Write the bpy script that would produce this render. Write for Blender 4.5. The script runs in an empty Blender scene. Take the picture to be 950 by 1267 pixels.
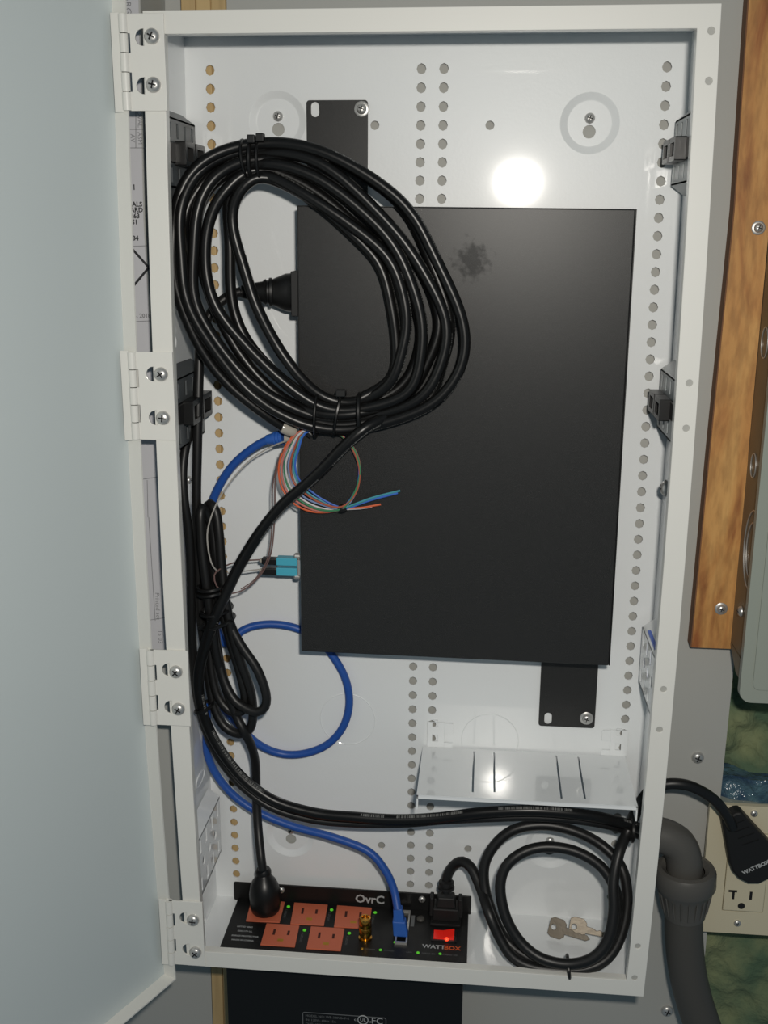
import bpy, bmesh, math, random
from mathutils import Vector, Matrix
from mathutils.geometry import delaunay_2d_cdt
random.seed(7)
SC = bpy.context.scene
COL = SC.collection
S = 0.001          # all sizes below are millimetres
OZ = 1.0           # cabinet bottom hangs one metre above the floor
PI = math.pi

# ------------------------------------------------------------------ camera
F = 1329.85
CAM = Vector((222.699, -726.107, 572.811))
RM = Matrix(((0.99556141, 0.0939307, 0.00587443),
             (0.02955228, -0.25274009, -0.96708278),
             (-0.08935405, 0.9629639, -0.25439414)))   # rows: right, down, forward
def W3(p): return Vector((p[0]*S, p[1]*S, p[2]*S + OZ))
cd = bpy.data.cameras.new('camera'); cam = bpy.data.objects.new('camera', cd); COL.objects.link(cam)
cd.sensor_fit = 'HORIZONTAL'; cd.sensor_width = 36.0; cd.lens = 36.0*F/950.0; cd.clip_start = 0.01
rot = Matrix((RM[0], -RM[1], -RM[2])).transposed().to_4x4()
cam.matrix_world = Matrix.Translation(W3(CAM)) @ rot
SC.camera = cam

# ------------------------------------------------------------------ light
SC.view_settings.view_transform = 'Standard'; SC.view_settings.look = 'None'
SC.view_settings.gamma = 1.0; SC.view_settings.use_curve_mapping = False
SC.view_settings.exposure = 0.0
wd = bpy.data.worlds.new('room_light'); SC.world = wd; wd.use_nodes = True
wb = wd.node_tree.nodes['Background']; wb.inputs[0].default_value = (0.60, 0.83, 1.0, 1); wb.inputs[1].default_value = 0.125
fl = bpy.data.lights.new('camera_flash', 'AREA'); fl.shape = 'RECTANGLE'; fl.size = 0.030; fl.size_y = 0.022
fl.energy = 4.25; fl.color = (1.0, 0.95, 0.87)
fo = bpy.data.objects.new('camera_flash', fl); COL.objects.link(fo)
fpos = Vector((263.0, -735.0, 640.0)); fo.location = W3(fpos)
fdir = (Vector((185.0, 60.0, 200.0)) - fpos).normalized()
fo.rotation_euler = fdir.to_track_quat('-Z', 'Y').to_euler()

# ------------------------------------------------------------------ pixel -> point helpers (image taken as 950 x 1267)
def _ray(px, py): return RM.transposed() @ Vector(((px-475.0)/F, (py-633.5)/F, 1.0))
def at(px, py, y):
    d = _ray(px, py); t = (y-CAM.y)/d.y; return CAM + d*t
def az(px, py, z):
    d = _ray(px, py); t = (z-CAM.z)/d.z; return CAM + d*t
def ax(px, py, x):
    d = _ray(px, py); t = (x-CAM.x)/d.x; return CAM + d*t
def P(pts): return [at(*p) for p in pts]
def bow(p):
    x, y, z = p
    k = 4.7 - 1.8*max(0, min(1.2, y/92.0))
    b = max(-0.25, 1-((z-352)/352.0)**2)
    return Vector((x + k*(x-179)/167.0*b, y, z))

# ------------------------------------------------------------------ materials
def lin(c):
    c = c/255.0
    return c/12.92 if c <= 0.04045 else ((c+0.055)/1.055)**2.4
def col(r, g, b): return (lin(r), lin(g), lin(b), 1)
def mat(name, rgb, rough=0.5, metal=0.0, spec=0.5, coat=0.0, bump=None, mix=None, emit=None, crough=0.1):
    m = bpy.data.materials.new(name); m.use_nodes = True
    nt = m.node_tree; b = nt.nodes['Principled BSDF']
    b.inputs['Base Color'].default_value = col(*rgb); b.inputs['Roughness'].default_value = rough
    b.inputs['Metallic'].default_value = metal; b.inputs['Specular IOR Level'].default_value = spec
    b.inputs['Coat Weight'].default_value = coat; b.inputs['Coat Roughness'].default_value = crough
    if emit:
        b.inputs['Emission Color'].default_value = col(*emit[0]); b.inputs['Emission Strength'].default_value = emit[1]
    tc = nt.nodes.new('ShaderNodeTexCoord')
    if bump:
        n = nt.nodes.new('ShaderNodeTexNoise'); n.inputs['Scale'].default_value = bump[0]; n.inputs['Detail'].default_value = 3
        nt.links.new(tc.outputs['Object'], n.inputs['Vector'])
        bp = nt.nodes.new('ShaderNodeBump'); bp.inputs['Strength'].default_value = bump[1]; bp.inputs['Distance'].default_value = bump[2]
        nt.links.new(n.outputs['Fac'], bp.inputs['Height']); nt.links.new(bp.outputs['Normal'], b.inputs['Normal'])
    if mix:     # (rgb2, noise scale, low, high)
        n = nt.nodes.new('ShaderNodeTexNoise'); n.inputs['Scale'].default_value = mix[1]; n.inputs['Detail'].default_value = 5
        nt.links.new(tc.outputs['Object'], n.inputs['Vector'])
        r = nt.nodes.new('ShaderNodeValToRGB'); r.color_ramp.elements[0].position = mix[2]; r.color_ramp.elements[1].position = mix[3]
        r.color_ramp.elements[0].color = col(*rgb); r.color_ramp.elements[1].color = col(*mix[0])
        nt.links.new(n.outputs['Fac'], r.inputs[0]); nt.links.new(r.outputs[0], b.inputs['Base Color'])
    return m
def wood(name, a, b_, c, scale, stretch):
    m = bpy.data.materials.new(name); m.use_nodes = True; nt = m.node_tree; b = nt.nodes['Principled BSDF']
    tc = nt.nodes.new('ShaderNodeTexCoord'); mp = nt.nodes.new('ShaderNodeMapping'); mp.inputs['Scale'].default_value = stretch
    nt.links.new(tc.outputs['Object'], mp.inputs[0])
    n = nt.nodes.new('ShaderNodeTexNoise'); n.inputs['Scale'].default_value = scale; n.inputs['Detail'].default_value = 6
    n.inputs['Distortion'].default_value = 1.6
    nt.links.new(mp.outputs[0], n.inputs['Vector'])
    r = nt.nodes.new('ShaderNodeValToRGB'); e = r.color_ramp.elements
    e[0].position = 0.32; e[0].color = col(*c); e[1].position = 0.68; e[1].color = col(*a)
    k = e.new(0.47); k.color = col(*b_)
    nt.links.new(n.outputs['Fac'], r.inputs[0])
    n2 = nt.nodes.new('ShaderNodeTexNoise'); n2.inputs['Scale'].default_value = scale*9; n2.inputs['Detail'].default_value = 3
    nt.links.new(mp.outputs[0], n2.inputs['Vector'])
    mx = nt.nodes.new('ShaderNodeMixRGB'); mx.blend_type = 'MULTIPLY'; mx.inputs[0].default_value = 0.45
    r2 = nt.nodes.new('ShaderNodeValToRGB'); r2.color_ramp.elements[0].position = .35; r2.color_ramp.elements[0].color = (.45, .4, .35, 1); r2.color_ramp.elements[1].position = .6
    nt.links.new(n2.outputs['Fac'], r2.inputs[0])
    nt.links.new(r.outputs[0], mx.inputs[1]); nt.links.new(r2.outputs[0], mx.inputs[2]); nt.links.new(mx.outputs[0], b.inputs['Base Color'])
    b.inputs['Roughness'].default_value = 0.6
    bp = nt.nodes.new('ShaderNodeBump'); bp.inputs['Strength'].default_value = .15; bp.inputs['Distance'].default_value = .0005
    nt.links.new(n2.outputs['Fac'], bp.inputs['Height']); nt.links.new(bp.outputs[0], b.inputs['Normal'])
    return m
def printed_jacket(name, rgb, ink):
    """cable jacket with a line of faint print along it (u = length in mm, v = round the cable)"""
    m = mat(name, rgb, 0.33, spec=0.38); nt = m.node_tree; b = nt.nodes['Principled BSDF']
    uv = nt.nodes.new('ShaderNodeUVMap'); sp = nt.nodes.new('ShaderNodeSeparateXYZ'); nt.links.new(uv.outputs[0], sp.inputs[0])
    def mth(op, a, bv):
        n = nt.nodes.new('ShaderNodeMath'); n.operation = op
        for i, v in enumerate((a, bv)):
            if isinstance(v, (int, float)): n.inputs[i].default_value = v
            elif v is not None: nt.links.new(v, n.inputs[i])
        return n.outputs[0]
    u, v = sp.outputs[0], sp.outputs[1]
    band = mth('LESS_THAN', mth('ABSOLUTE', mth('SUBTRACT', v, 0.30), 0), 0.045)
    n = nt.nodes.new('ShaderNodeTexNoise'); n.noise_dimensions = '1D'; n.inputs['Scale'].default_value = 1.1; n.inputs['Detail'].default_value = 1
    nt.links.new(u, n.inputs['W'])
    n2 = nt.nodes.new('ShaderNodeTexNoise'); n2.noise_dimensions = '1D'; n2.inputs['Scale'].default_value = 0.012; nt.links.new(u, n2.inputs['W'])
    k = mth('MULTIPLY', band, mth('MULTIPLY', mth('GREATER_THAN', n.outputs[0], 0.5), mth('GREATER_THAN', n2.outputs[0], 0.5)))
    mx = nt.nodes.new('ShaderNodeMixRGB'); mx.inputs[1].default_value = col(*rgb); mx.inputs[2].default_value = col(*ink)
    nt.links.new(k, mx.inputs[0]); nt.links.new(mx.outputs[0], b.inputs['Base Color'])
    return m
M = dict(
    white=mat('white_enamel', (226, 225, 219), 0.40, spec=0.5, coat=.5, crough=.12, bump=(900, 0.04, 0.0004)),
    inner=mat('white_enamel_inside', (233, 236, 237), 0.38, spec=0.38, coat=0.8, crough=.062, bump=(520, 0.10, 0.0006)),
    gloss=mat('glossy_white_enamel', (226, 229, 230), 0.3, spec=0.6, coat=1.0, crough=.04, bump=(420, 0.05, 0.0006)),
    shadedp=mat('shaded_grey_plastic', (84, 88, 90), 0.4),  # left bracket plates: side wall shade put into a darker colour
    greyp=mat('grey_plastic', (158, 163, 164), 0.4),
    nickel=mat('nickel_plate', (122, 114, 102), 0.45, metal=.7, bump=(300, .3, .0005)),
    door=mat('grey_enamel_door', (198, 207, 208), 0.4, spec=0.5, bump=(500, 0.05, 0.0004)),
    wall=mat('grey_board_paint', (172, 172, 167), 0.6, bump=(260, 0.08, 0.0004)),
    black=mat('black_powder_coat', (6, 6, 5), 0.5, spec=0.5, coat=.55, crough=.37, bump=(2400, 0.9, 0.0008), mix=((15, 15, 13), 1500, .35, .7)),
    blackp=mat('black_plastic', (20, 20, 20), 0.35, spec=0.45),
    blackm=mat('black_matt_plastic', (24, 24, 24), 0.55, spec=0.4),
    stripm=mat('black_steel_case', (15, 15, 15), 0.45, spec=0.4, bump=(1200, 0.2, 0.0003)),
    jacket=printed_jacket('black_cable_jacket', (17, 17, 17), (120, 120, 118)),
    cord=mat('black_power_cord', (22, 22, 22), 0.42, spec=0.45),
    blue=mat('blue_cable_jacket', (36, 82, 162), 0.42, spec=0.45),
    blueboot=mat('blue_rubber_boot', (42, 94, 178), 0.5),
    clear=mat('clear_plug_plastic', (170, 165, 155), 0.15, spec=0.6),
    zinc=mat('zinc_plated_steel', (200, 199, 196), 0.36, metal=0.7),
    dark=mat('dark_recess', (14, 13, 13), 0.7),
    brass=mat('brass', (214, 160, 74), 0.22, metal=1.0),
    orange=mat('orange_receptacle_plastic', (202, 106, 76), 0.45),
    slot=mat('receptacle_slot', (70, 30, 22), 0.7),
    ground=mat('brass_ground_slot', (196, 150, 60), 0.3, metal=0.8),
    led=mat('green_led', (60, 150, 30), 0.3, emit=((110, 230, 60), 0.35)),
    rocker=mat('red_lit_rocker', (190, 30, 20), 0.2, emit=((220, 25, 12), 0.3)),
    rockerhot=mat('red_lamp_in_rocker', (255, 70, 40), 0.2, emit=((255, 70, 40), 1.6)),
    print_=mat('light_grey_print', (170, 172, 172), 0.6),
    printd=mat('dim_grey_print', (105, 107, 108), 0.6),
    printo=mat('orange_print', (205, 90, 40), 0.6),
    ink=mat('black_ink', (40, 40, 42), 0.8),
    inkl=mat('grey_ink', (130, 130, 132), 0.8),
    paper=mat('plan_paper', (196, 195, 198), 0.8),
    conduit=mat('grey_conduit_pvc', (72, 70, 66), 0.5, bump=(300, 0.1, 0.0004)),
    fitting=mat('grey_fitting_plastic', (84, 82, 78), 0.42),
    almond=mat('almond_plastic', (206, 197, 170), 0.42),
    panel=mat('grey_panel_paint', (150, 156, 146), 0.38),
    galv=mat('galvanised_side', (128, 116, 96), 0.5, metal=0.35),
    ply=wood('pine_plywood', (212, 164, 98), (194, 140, 78), (150, 90, 44), 26.0, (1.0, 1.0, 0.24)),
    stud=wood('pine_batten', (206, 180, 134), (198, 170, 120), (168, 134, 86), 10.0, (1.0, 1.0, 0.08)),
    plyedge=mat('plywood_edge', (120, 84, 58), 0.8),
    insul=mat('green_fibreglass', (82, 104, 80), 0.95, bump=(120, 0.8, 0.004), mix=((136, 142, 104), 22, .42, .72)),
    plastic=mat('blue_plastic_film', (44, 66, 92), 0.15, spec=0.7, bump=(160, 0.9, 0.004), mix=((84, 116, 128), 60, .4, .7)),
    aqua=mat('aqua_plastic', (72, 172, 196), 0.45),
    blueinsert=mat('blue_plastic_insert', (70, 110, 215), 0.35),  # plain blue plastic of the bracket insert
)
def smudged(m, p, rad):
    """copy of a black finish with a few greasy finger marks round point p (metres, object space)"""
    m = m.copy(); m.name = 'black_coat_with_finger_marks'; nt = m.node_tree; b = nt.nodes['Principled BSDF']
    tc = nt.nodes.new('ShaderNodeTexCoord'); d = nt.nodes.new('ShaderNodeVectorMath'); d.operation = 'DISTANCE'; d.inputs[1].default_value = p
    nt.links.new(tc.outputs['Object'], d.inputs[0])
    n = nt.nodes.new('ShaderNodeTexNoise'); n.inputs['Scale'].default_value = 190; n.inputs['Detail'].default_value = 4; nt.links.new(tc.outputs['Object'], n.inputs['Vector'])
    q = nt.nodes.new('ShaderNodeMath'); q.operation = 'DIVIDE'; q.inputs[1].default_value = rad; nt.links.new(d.outputs['Value'], q.inputs[0])
    a = nt.nodes.new('ShaderNodeMath'); a.operation = 'SUBTRACT'; nt.links.new(n.outputs['Fac'], a.inputs[0]); nt.links.new(q.outputs[0], a.inputs[1])
    rp = nt.nodes.new('ShaderNodeMapRange'); rp.inputs[1].default_value = .08; rp.inputs[2].default_value = .34; rp.inputs[3].default_value = .55; rp.inputs[4].default_value = .25
    nt.links.new(a.outputs[0], rp.inputs[0]); nt.links.new(rp.outputs[0], b.inputs['Coat Weight'])
    return m
FIB = {k: mat('fibre_%s' % k, c, 0.45) for k, c in dict(orange=(215, 100, 58), rose=(196, 120, 110), green=(60, 130, 90), white=(205, 200, 200), slate=(130, 150, 190),
       brown=(170, 90, 66), teal=(70, 150, 165), blue=(60, 105, 195)).items()}
GREYPIG = mat('pale_grey_pigtail', (170, 166, 160), 0.45); BROWNPIG = mat('brown_pigtail', (112, 88, 84), 0.45)

# ------------------------------------------------------------------ mesh building
class MB:
    def __init__(s): s.v = []; s.f = []; s.mi = []; s.uv = {}; s.m = 0; s.smooth = False; s.sm = []
    def face(s, idx, uv=None):
        if uv: s.uv[len(s.f)] = uv
        s.f.append(tuple(idx)); s.mi.append(s.m); s.sm.append(s.smooth)
    def add(s, pts):
        k = len(s.v); s.v += [Vector(p) for p in pts]; return list(range(k, k+len(pts)))
    def poly(s, pts): s.face(s.add(pts)); return s
    def prism(s, loop, off):
        """closed loop of 3D points swept by a vector (or to a second loop)"""
        a = s.add(loop); n = len(a)
        b = s.add([Vector(p)+Vector(off) for p in loop]) if not isinstance(off, list) else s.add(off)
        s.face(a[::-1]); s.face(b)
        for i in range(n): s.face((a[i], a[(i+1) % n], b[(i+1) % n], b[i]))
        return s
    def box(s, x0, x1, y0, y1, z0, z1, f=None, nz=1):
        rings = []
        for k in range(nz+1):
            z = z0+(z1-z0)*k/nz
            q = [(x0, y0, z), (x1, y0, z), (x1, y1, z), (x0, y1, z)]
            rings.append(s.add([f(p) if f else p for p in q]))
        s.face(rings[0][::-1]); s.face(rings[-1])
        for a, b in zip(rings, rings[1:]):
            for i in range(4): s.face((a[i], a[(i+1) % 4], b[(i+1) % 4], b[i]))
        return s
    def lathe(s, prof, o, axis, n=24, close=False):
        """prof: list of (radius, distance along axis)"""
        axis = Vector(axis).normalized(); h = Vector((0, 0, 1)) if abs(axis.z) < .9 else Vector((1, 0, 0))
        u = axis.cross(h).normalized(); v = axis.cross(u); o = Vector(o)
        rings = []
        for r, d in prof:
            if r < 1e-6: rings.append(s.add([o+axis*d]))
            else: rings.append(s.add([o+axis*d+(u*math.cos(2*PI*i/n)+v*math.sin(2*PI*i/n))*r for i in range(n)]))
        for a, b in zip(rings, rings[1:]):
            if len(a) == 1 and len(b) == 1: continue
            for i in range(n):
                j = (i+1) % n
                if len(a) == 1: s.face((a[0], b[j], b[i]))
                elif len(b) == 1: s.face((a[i], a[j], b[0]))
                else: s.face((a[i], a[j], b[j], b[i]))
        return s
    def cyl(s, o, axis, r, h, n=20, r2=None):
        return s.lathe([(0, 0), (r, 0), (r2 if r2 is not None else r, h), (0, h)], o, axis, n)
    def ring(s, o, axis, r, t, n=28, m=6, sx=1.0, sz=1.0):
        """thin torus, squashed sx / sz in its own plane"""
        axis = Vector(axis).normalized(); h = Vector((0, 0, 1)) if abs(axis.z) < .9 else Vector((1, 0, 0))
        u = axis.cross(h).normalized(); v = axis.cross(u).normalized(); o = Vector(o)
        pts = [o+u*math.cos(2*PI*i/n)*r*sx+v*math.sin(2*PI*i/n)*r*sz for i in range(n)]
        return s.tube(pts, t, m, closed=True, spline=False)
    def tube(s, pts, r, n=10, closed=False, spline=True, step=5.0, flat=None):
        pts = [Vector(p) for p in pts]
        if spline: pts = smooth_path(pts, closed, step)
        N = len(pts); rings = []; L = 0.0; ls = []
        for i, p in enumerate(pts):
            if i: L += (p-pts[i-1]).length
            ls.append(L)
            if closed: t = (pts[(i+1) % N]-pts[i-1]).normalized()
            else: t = (pts[min(i+1, N-1)]-pts[max(i-1, 0)]).normalized()
            if i == 0:
                h = Vector((0, 1, 0)) if abs(t.y) < .9 else Vector((1, 0, 0)); u = (h-t*h.dot(t)).normalized()
            else:
                u = (u-t*u.dot(t)).normalized()
            v = t.cross(u)
            rr = r(i/(N-1.0)) if callable(r) else r
            rings.append(s.add([p+(u*math.cos(2*PI*k/n)+v*math.sin(2*PI*k/n))*rr for k in range(n)]))
        sm = s.smooth; s.smooth = True
        for i in range(N if closed else N-1):
            a = rings[i]; b = rings[(i+1) % N]; l0 = ls[i]; l1 = ls[i+1] if i+1 < N else L+5
            for k in range(n):
                j = (k+1) % n
                s.face((a[k], a[j], b[j], b[k]), [(l0, k/n), (l0, (k+1)/n), (l1, (k+1)/n), (l1, k/n)])
        if not closed: s.face(rings[0][::-1]); s.face(rings[-1])
        s.smooth = sm
        return s
def smooth_path(pts, closed, step):
    out = []; n = len(pts)
    g = (lambda i: pts[i % n]) if closed else (lambda i: pts[max(0, min(n-1, i))] if 0 <= i < n else (pts[0]*2-pts[1] if i < 0 else pts[-1]*2-pts[-2]))
    for i in range(n if closed else n-1):
        p0, p1, p2, p3 = g(i-1), g(i), g(i+1), g(i+2)
        d = (p2-p1).length
        if d < 1e-6: continue
        k = max(1, int(d/step+.5)); m1 = (p2-p0)*0.5; m2 = (p3-p1)*0.5
        for m in (m1, m2):
            if m.length > d*1.2: m *= d*1.2/m.length
        for q in range(k):
            t = q/k; t2 = t*t; t3 = t2*t
            out.append(p1*(2*t3-3*t2+1)+m1*(t3-2*t2+t)+p2*(-2*t3+3*t2)+m2*(t3-t2))
    if not closed: out.append(pts[-1])
    return out
def relax(pts, step, n):
    q = smooth_path([Vector(p) for p in pts], False, step)
    for _ in range(n):
        q = [q[0]]+[q[i]*.5+(q[i-1]+q[i+1])*.25 for i in range(1, len(q)-1)]+[q[-1]]
    return q
def circ(cx, cz, r, n=16, sx=1.0, ph=0.0): return [(cx+r*sx*math.cos(2*PI*(i+ph)/n), cz+r*math.sin(2*PI*(i+ph)/n)) for i in range(n)]
def rrect(x0, x1, z0, z1, r=0, n=4):
    if r <= 0: return [(x0, z0), (x1, z0), (x1, z1), (x0, z1)]
    o = []
    for cx, cz, a in ((x0+r, z0+r, PI), (x1-r, z0+r, 1.5*PI), (x1-r, z1-r, 0), (x0+r, z1-r, .5*PI)):
        for i in range(n+1): o.append((cx+r*math.cos(a+PI/2*i/n), cz+r*math.sin(a+PI/2*i/n)))
    return o
def inside(p, poly):
    c = False; x, y = p; n = len(poly)
    for i in range(n):
        x1, y1 = poly[i]; x2, y2 = poly[i-1]
        if (y1 > y) != (y2 > y) and x < (x2-x1)*(y-y1)/(y2-y1)+x1: c = not c
    return c
def plate(mb, outline, holes, t, f, extra=()):
    """flat sheet with holes; f maps (u, v, w) to a point, w runs 0..t through the sheet"""
    vs = []; es = []
    for lp in [outline]+list(holes):
        k = len(vs); n = len(lp); vs += [Vector(p) for p in lp]; es += [(k+i, k+(i+1) % n) for i in range(n)]
    vs += [Vector(p) for p in extra]
    V, E_, T = delaunay_2d_cdt(vs, es, [], 0, 1e-5)[:3]
    bb = [(min(p[0] for p in h), max(p[0] for p in h), min(p[1] for p in h), max(p[1] for p in h), h) for h in holes]
    a = mb.add([f(p.x, p.y, 0) for p in V]); b = mb.add([f(p.x, p.y, t) for p in V])
    for tri in T:
        c = (V[tri[0]]+V[tri[1]]+V[tri[2]])/3
        if not inside(c, outline): continue
        if any(x0 <= c.x <= x1 and z0 <= c.y <= z1 and inside(c, h) for x0, x1, z0, z1, h in bb): continue
        mb.face([a[i] for i in tri]); mb.face([b[i] for i in reversed(tri)])
    for lp in [outline]+list(holes):
        n = len(lp); q0 = mb.add([f(p[0], p[1], 0) for p in lp]); q1 = mb.add([f(p[0], p[1], t) for p in lp])
        for i in range(n): mb.face((q0[i], q0[(i+1) % n], q1[(i+1) % n], q1[i]))
    return mb
def xz(y, b=False): return (lambda u, v, w: bow((u, y+w, v))) if b else (lambda u, v, w: Vector((u, y+w, v)))
WL = {}
def _props(o, label=None, cat=None, group=None, kind=None):
    for k, v in (('label', label), ('category', cat), ('group', group), ('kind', kind)):
        if v: o[k] = v
    return o
def obj(name, mb, mats, parent=None, bevel=0, label=None, cat=None, group=None, kind=None, weld=True, smooth_all=False):
    pts = [W3(p) for p in mb.v]
    lo = Vector([min(p[i] for p in pts) for i in range(3)]); hi = Vector([max(p[i] for p in pts) for i in range(3)]); c = (lo+hi)/2
    me = bpy.data.meshes.new(name); me.from_pydata([p-c for p in pts], [], mb.f)
    if not isinstance(mats, (list, tuple)): mats = [mats]
    for m in mats: me.materials.append(m)
    for i, p in enumerate(me.polygons): p.material_index = mb.mi[i]; p.use_smooth = mb.sm[i] or smooth_all
    if mb.uv:
        ul = me.uv_layers.new(name='UVMap')
        for i, p in enumerate(me.polygons):
            if i in mb.uv:
                for k, li in enumerate(p.loop_indices): ul.data[li].uv = mb.uv[i][k]
    bm = bmesh.new(); bm.from_mesh(me)
    if weld: bmesh.ops.remove_doubles(bm, verts=bm.verts, dist=2e-6)
    bmesh.ops.recalc_face_normals(bm, faces=bm.faces); bm.to_mesh(me); bm.free()
    if any(p.use_smooth for p in me.polygons): me.set_sharp_from_angle(angle=0.75)
    o = bpy.data.objects.new(name, me); COL.objects.link(o)
    if parent: o.parent = parent
    o.location = c-(WL[parent] if parent else Vector()); WL[o] = c
    if bevel:
        bv = o.modifiers.new('bevel', 'BEVEL'); bv.width = bevel*S; bv.segments = 2; bv.limit_method = 'ANGLE'; bv.angle_limit = 0.6
    return _props(o, label, cat, group, kind)
def thing(name, label, cat, loc, group=None):
    o = bpy.data.objects.new(name, None); COL.objects.link(o); o.location = W3(loc); o.empty_display_size = .01; WL[o] = W3(loc)
    return _props(o, label, cat, group)
def text(name, s, size, f, m, parent, align='CENTER', depth=0.15, label=None, bold=0.0):
    """letters as thin raised print; f maps (u right, v up, w out) in mm"""
    cu = bpy.data.curves.new('letters', 'FONT'); cu.body = s; cu.size = size; cu.align_x = align; cu.align_y = 'CENTER'; cu.resolution_u = 2; cu.offset = bold*size
    to = bpy.data.objects.new('letters', cu); COL.objects.link(to)
    bpy.context.view_layer.update()
    me = bpy.data.meshes.new_from_object(to.evaluated_get(bpy.context.evaluated_depsgraph_get()))
    mb = MB(); mb.add([f(v.co.x, v.co.y, depth) for v in me.vertices])
    for p in me.polygons: mb.face(p.vertices)
    bpy.data.objects.remove(to); bpy.data.meshes.remove(me)
    return obj(name, mb, m, parent, label=label, weld=False)
def plane_map(o, u, v):
    o = Vector(o); u = Vector(u).normalized(); v = Vector(v).normalized(); n = u.cross(v)
    return lambda a, b, c: o+u*a+v*b+n*c

# shared screw: pan head with cross recess, axis along -Y, unit radius 1 mm
def screw_mesh():
    mb = MB(); mb.smooth = True
    mb.lathe([(1.0, 0), (1.0, 0.18), (.9, .42), (.66, .62), (.35, .72), (0, .74)], (0, 0, 0), (0, -1, 0), 20)
    mb.smooth = False; mb.m = 1
    mb.box(-.52, .52, -.745, -.55, -.10, .10); mb.box(-.10, .10, -.745, -.55, -.52, .52)
    me = bpy.data.meshes.new('screw'); me.from_pydata([v*S for v in mb.v], [], mb.f)
    me.materials.append(M['zinc']); me.materials.append(M['dark'])
    for i, p in enumerate(me.polygons): p.material_index = mb.mi[i]; p.use_smooth = mb.sm[i]
    return me
SCREW = screw_mesh()
def screw(p, r, parent, axis='-y', roll=0.3, name='screw', label=None):
    o = bpy.data.objects.new(name, SCREW); COL.objects.link(o); o.parent = parent; o.scale = (r, r, r)
    w = W3(p); o.location = w-WL[parent]; WL[o] = w
    o.rotation_euler = {'-y': (0, roll, 0), '+x': (0, 0, PI/2), '-x': (0, 0, -PI/2), '+z': (-PI/2, 0, roll)}[axis]
    if label: o['label'] = label
    return o

# ================================================================== THE WALL
WY = 98.0
mb = MB()
plate(mb, [(-700, -500), (-13.5, -500), (-1.0, 1000), (-700, 1000)], [], 16, xz(WY))
plate(mb, [(20, -500), (426, -500), (427.5, 100), (428.5, 262), (428.5, 1000), (33, 1000)], [], 16, xz(WY))
wall = obj('wall_back', mb, M['wall'], kind='structure')
for px, py, r in ((863, 937, 5.0), (825, 1250, 5.2)): screw(at(px, py, WY), r, wall)
mb = MB()
for k in range(3):      # batten with two grooves along its face
    a0, a1 = k/3+.012, (k+1)/3-.012
    b0, b1 = -13.2, 19.7; t0, t1 = -0.7, 32.7
    plate(mb, [(b0+(b1-b0)*a0, -500), (b0+(b1-b0)*a1, -500), (t0+(t1-t0)*a1, 1000), (t0+(t1-t0)*a0, 1000)], [], 20, xz(WY-1.2))
plate(mb, [(-13.2, -500), (19.7, -500), (32.7, 1000), (-.7, 1000)], [], 17, xz(WY+.6))
obj('wooden_batten', mb, M['stud'], bevel=.6, label='pale grooved wooden batten running up the wall behind the open enclosure', cat='batten')

# insulation seen past the right edge of the grey board
def lumps(x, z):
    return 9*math.sin(x*.055+z*.021+1.2)*math.sin(z*.045-.4)+6*math.sin(x*.11-z*.09)+3.5*math.sin(x*.23+z*.17+.6)+2.5*math.sin(z*.31+x*.05)
def blanket(x0, x1, z0, z1, nx, nz, y, k):
    mb = MB(); mb.smooth = True
    g = [[mb.add([(x0+(x1-x0)*i/nx, y-k*lumps(x0+(x1-x0)*i/nx, z0+(z1-z0)*j/nz), z0+(z1-z0)*j/nz)])[0] for i in range(nx+1)] for j in range(nz+1)]
    for j in range(nz):
        for i in range(nx): mb.face((g[j][i], g[j][i+1], g[j+1][i+1], g[j+1][i]))
    e = [g[0][i] for i in range(nx+1)]+[g[j][nx] for j in range(1, nz+1)]+[g[nz][i] for i in range(nx-1, -1, -1)]+[g[j][0] for j in range(nz-1, 0, -1)]
    bk = mb.add([(mb.v[q].x, y+45, mb.v[q].z) for q in e]); mb.smooth = False
    for i in range(len(e)): mb.face((e[i], e[(i+1) % len(e)], bk[(i+1) % len(e)], bk[i]))
    mb.face(bk)
    return mb
obj('insulation_batt', blanket(429.5, 640, 121, 330, 44, 50, 124, .8), M['insul'], label='lumpy green fibreglass insulation in the gap above the almond outlet', cat='insulation')
obj('insulation_batt', blanket(429.5, 640, -420, 98, 44, 90, 132, .45), M['insul'], label='dark green fibreglass insulation below and behind the almond outlet', cat='insulation')
mb = blanket(429.5, 640, 98.5, 134, 60, 14, 106, .35)
obj('plastic_film', mb, M['plastic'], label='crinkled dark blue plastic film along the top of the almond outlet', cat='plastic film')

# board with a sheet of plans on it, left of the enclosure, seen in the slit behind the hinges
BY = 40.0
pt = thing('plan_board', 'grey board with a printed plan sheet, in the slit behind the door hinges', 'board', (-100, 97, -25))
e0, e1, e2 = at(174.5, 0, BY), at(179.5, 270, BY), at(200, 640, BY); e3 = at(227, 1115, BY)
edge = [(e3.x+.6, -24), (e3.x, e3.z), (e2.x, e2.z), (e1.x, e1.z), (e0.x, 740)]
mb = MB(); plate(mb, [(-360, -24)]+edge+[(-360, 740)], [], WY-BY-.2, xz(BY)); obj('panel', mb, M['wall'], pt)
pb = at(190, 803, BY)
mb = MB(); plate(mb, [(-360, pb.z), (e3.x-1.6, pb.z), (e2.x-1.2, e2.z), (e1.x-1.2, e1.z), (e0.x-1.2, 738), (-360, 738)], [], .3, xz(BY-.3)); obj('sheet', mb, M['paper'], pt)
def onwall(px, py): return at(px, py, BY-.35)
def line(px0, py0, px1, py1, wmm):
    a, b = onwall(px0, py0), onwall(px1, py1); d = (b-a).normalized(); nn = Vector((-d.z, 0, d.x))*wmm/2
    m_ = MB(); m_.prism([a-nn, b-nn, b+nn, a+nn], (0, .04, 0)); return m_
mb = MB()
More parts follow.
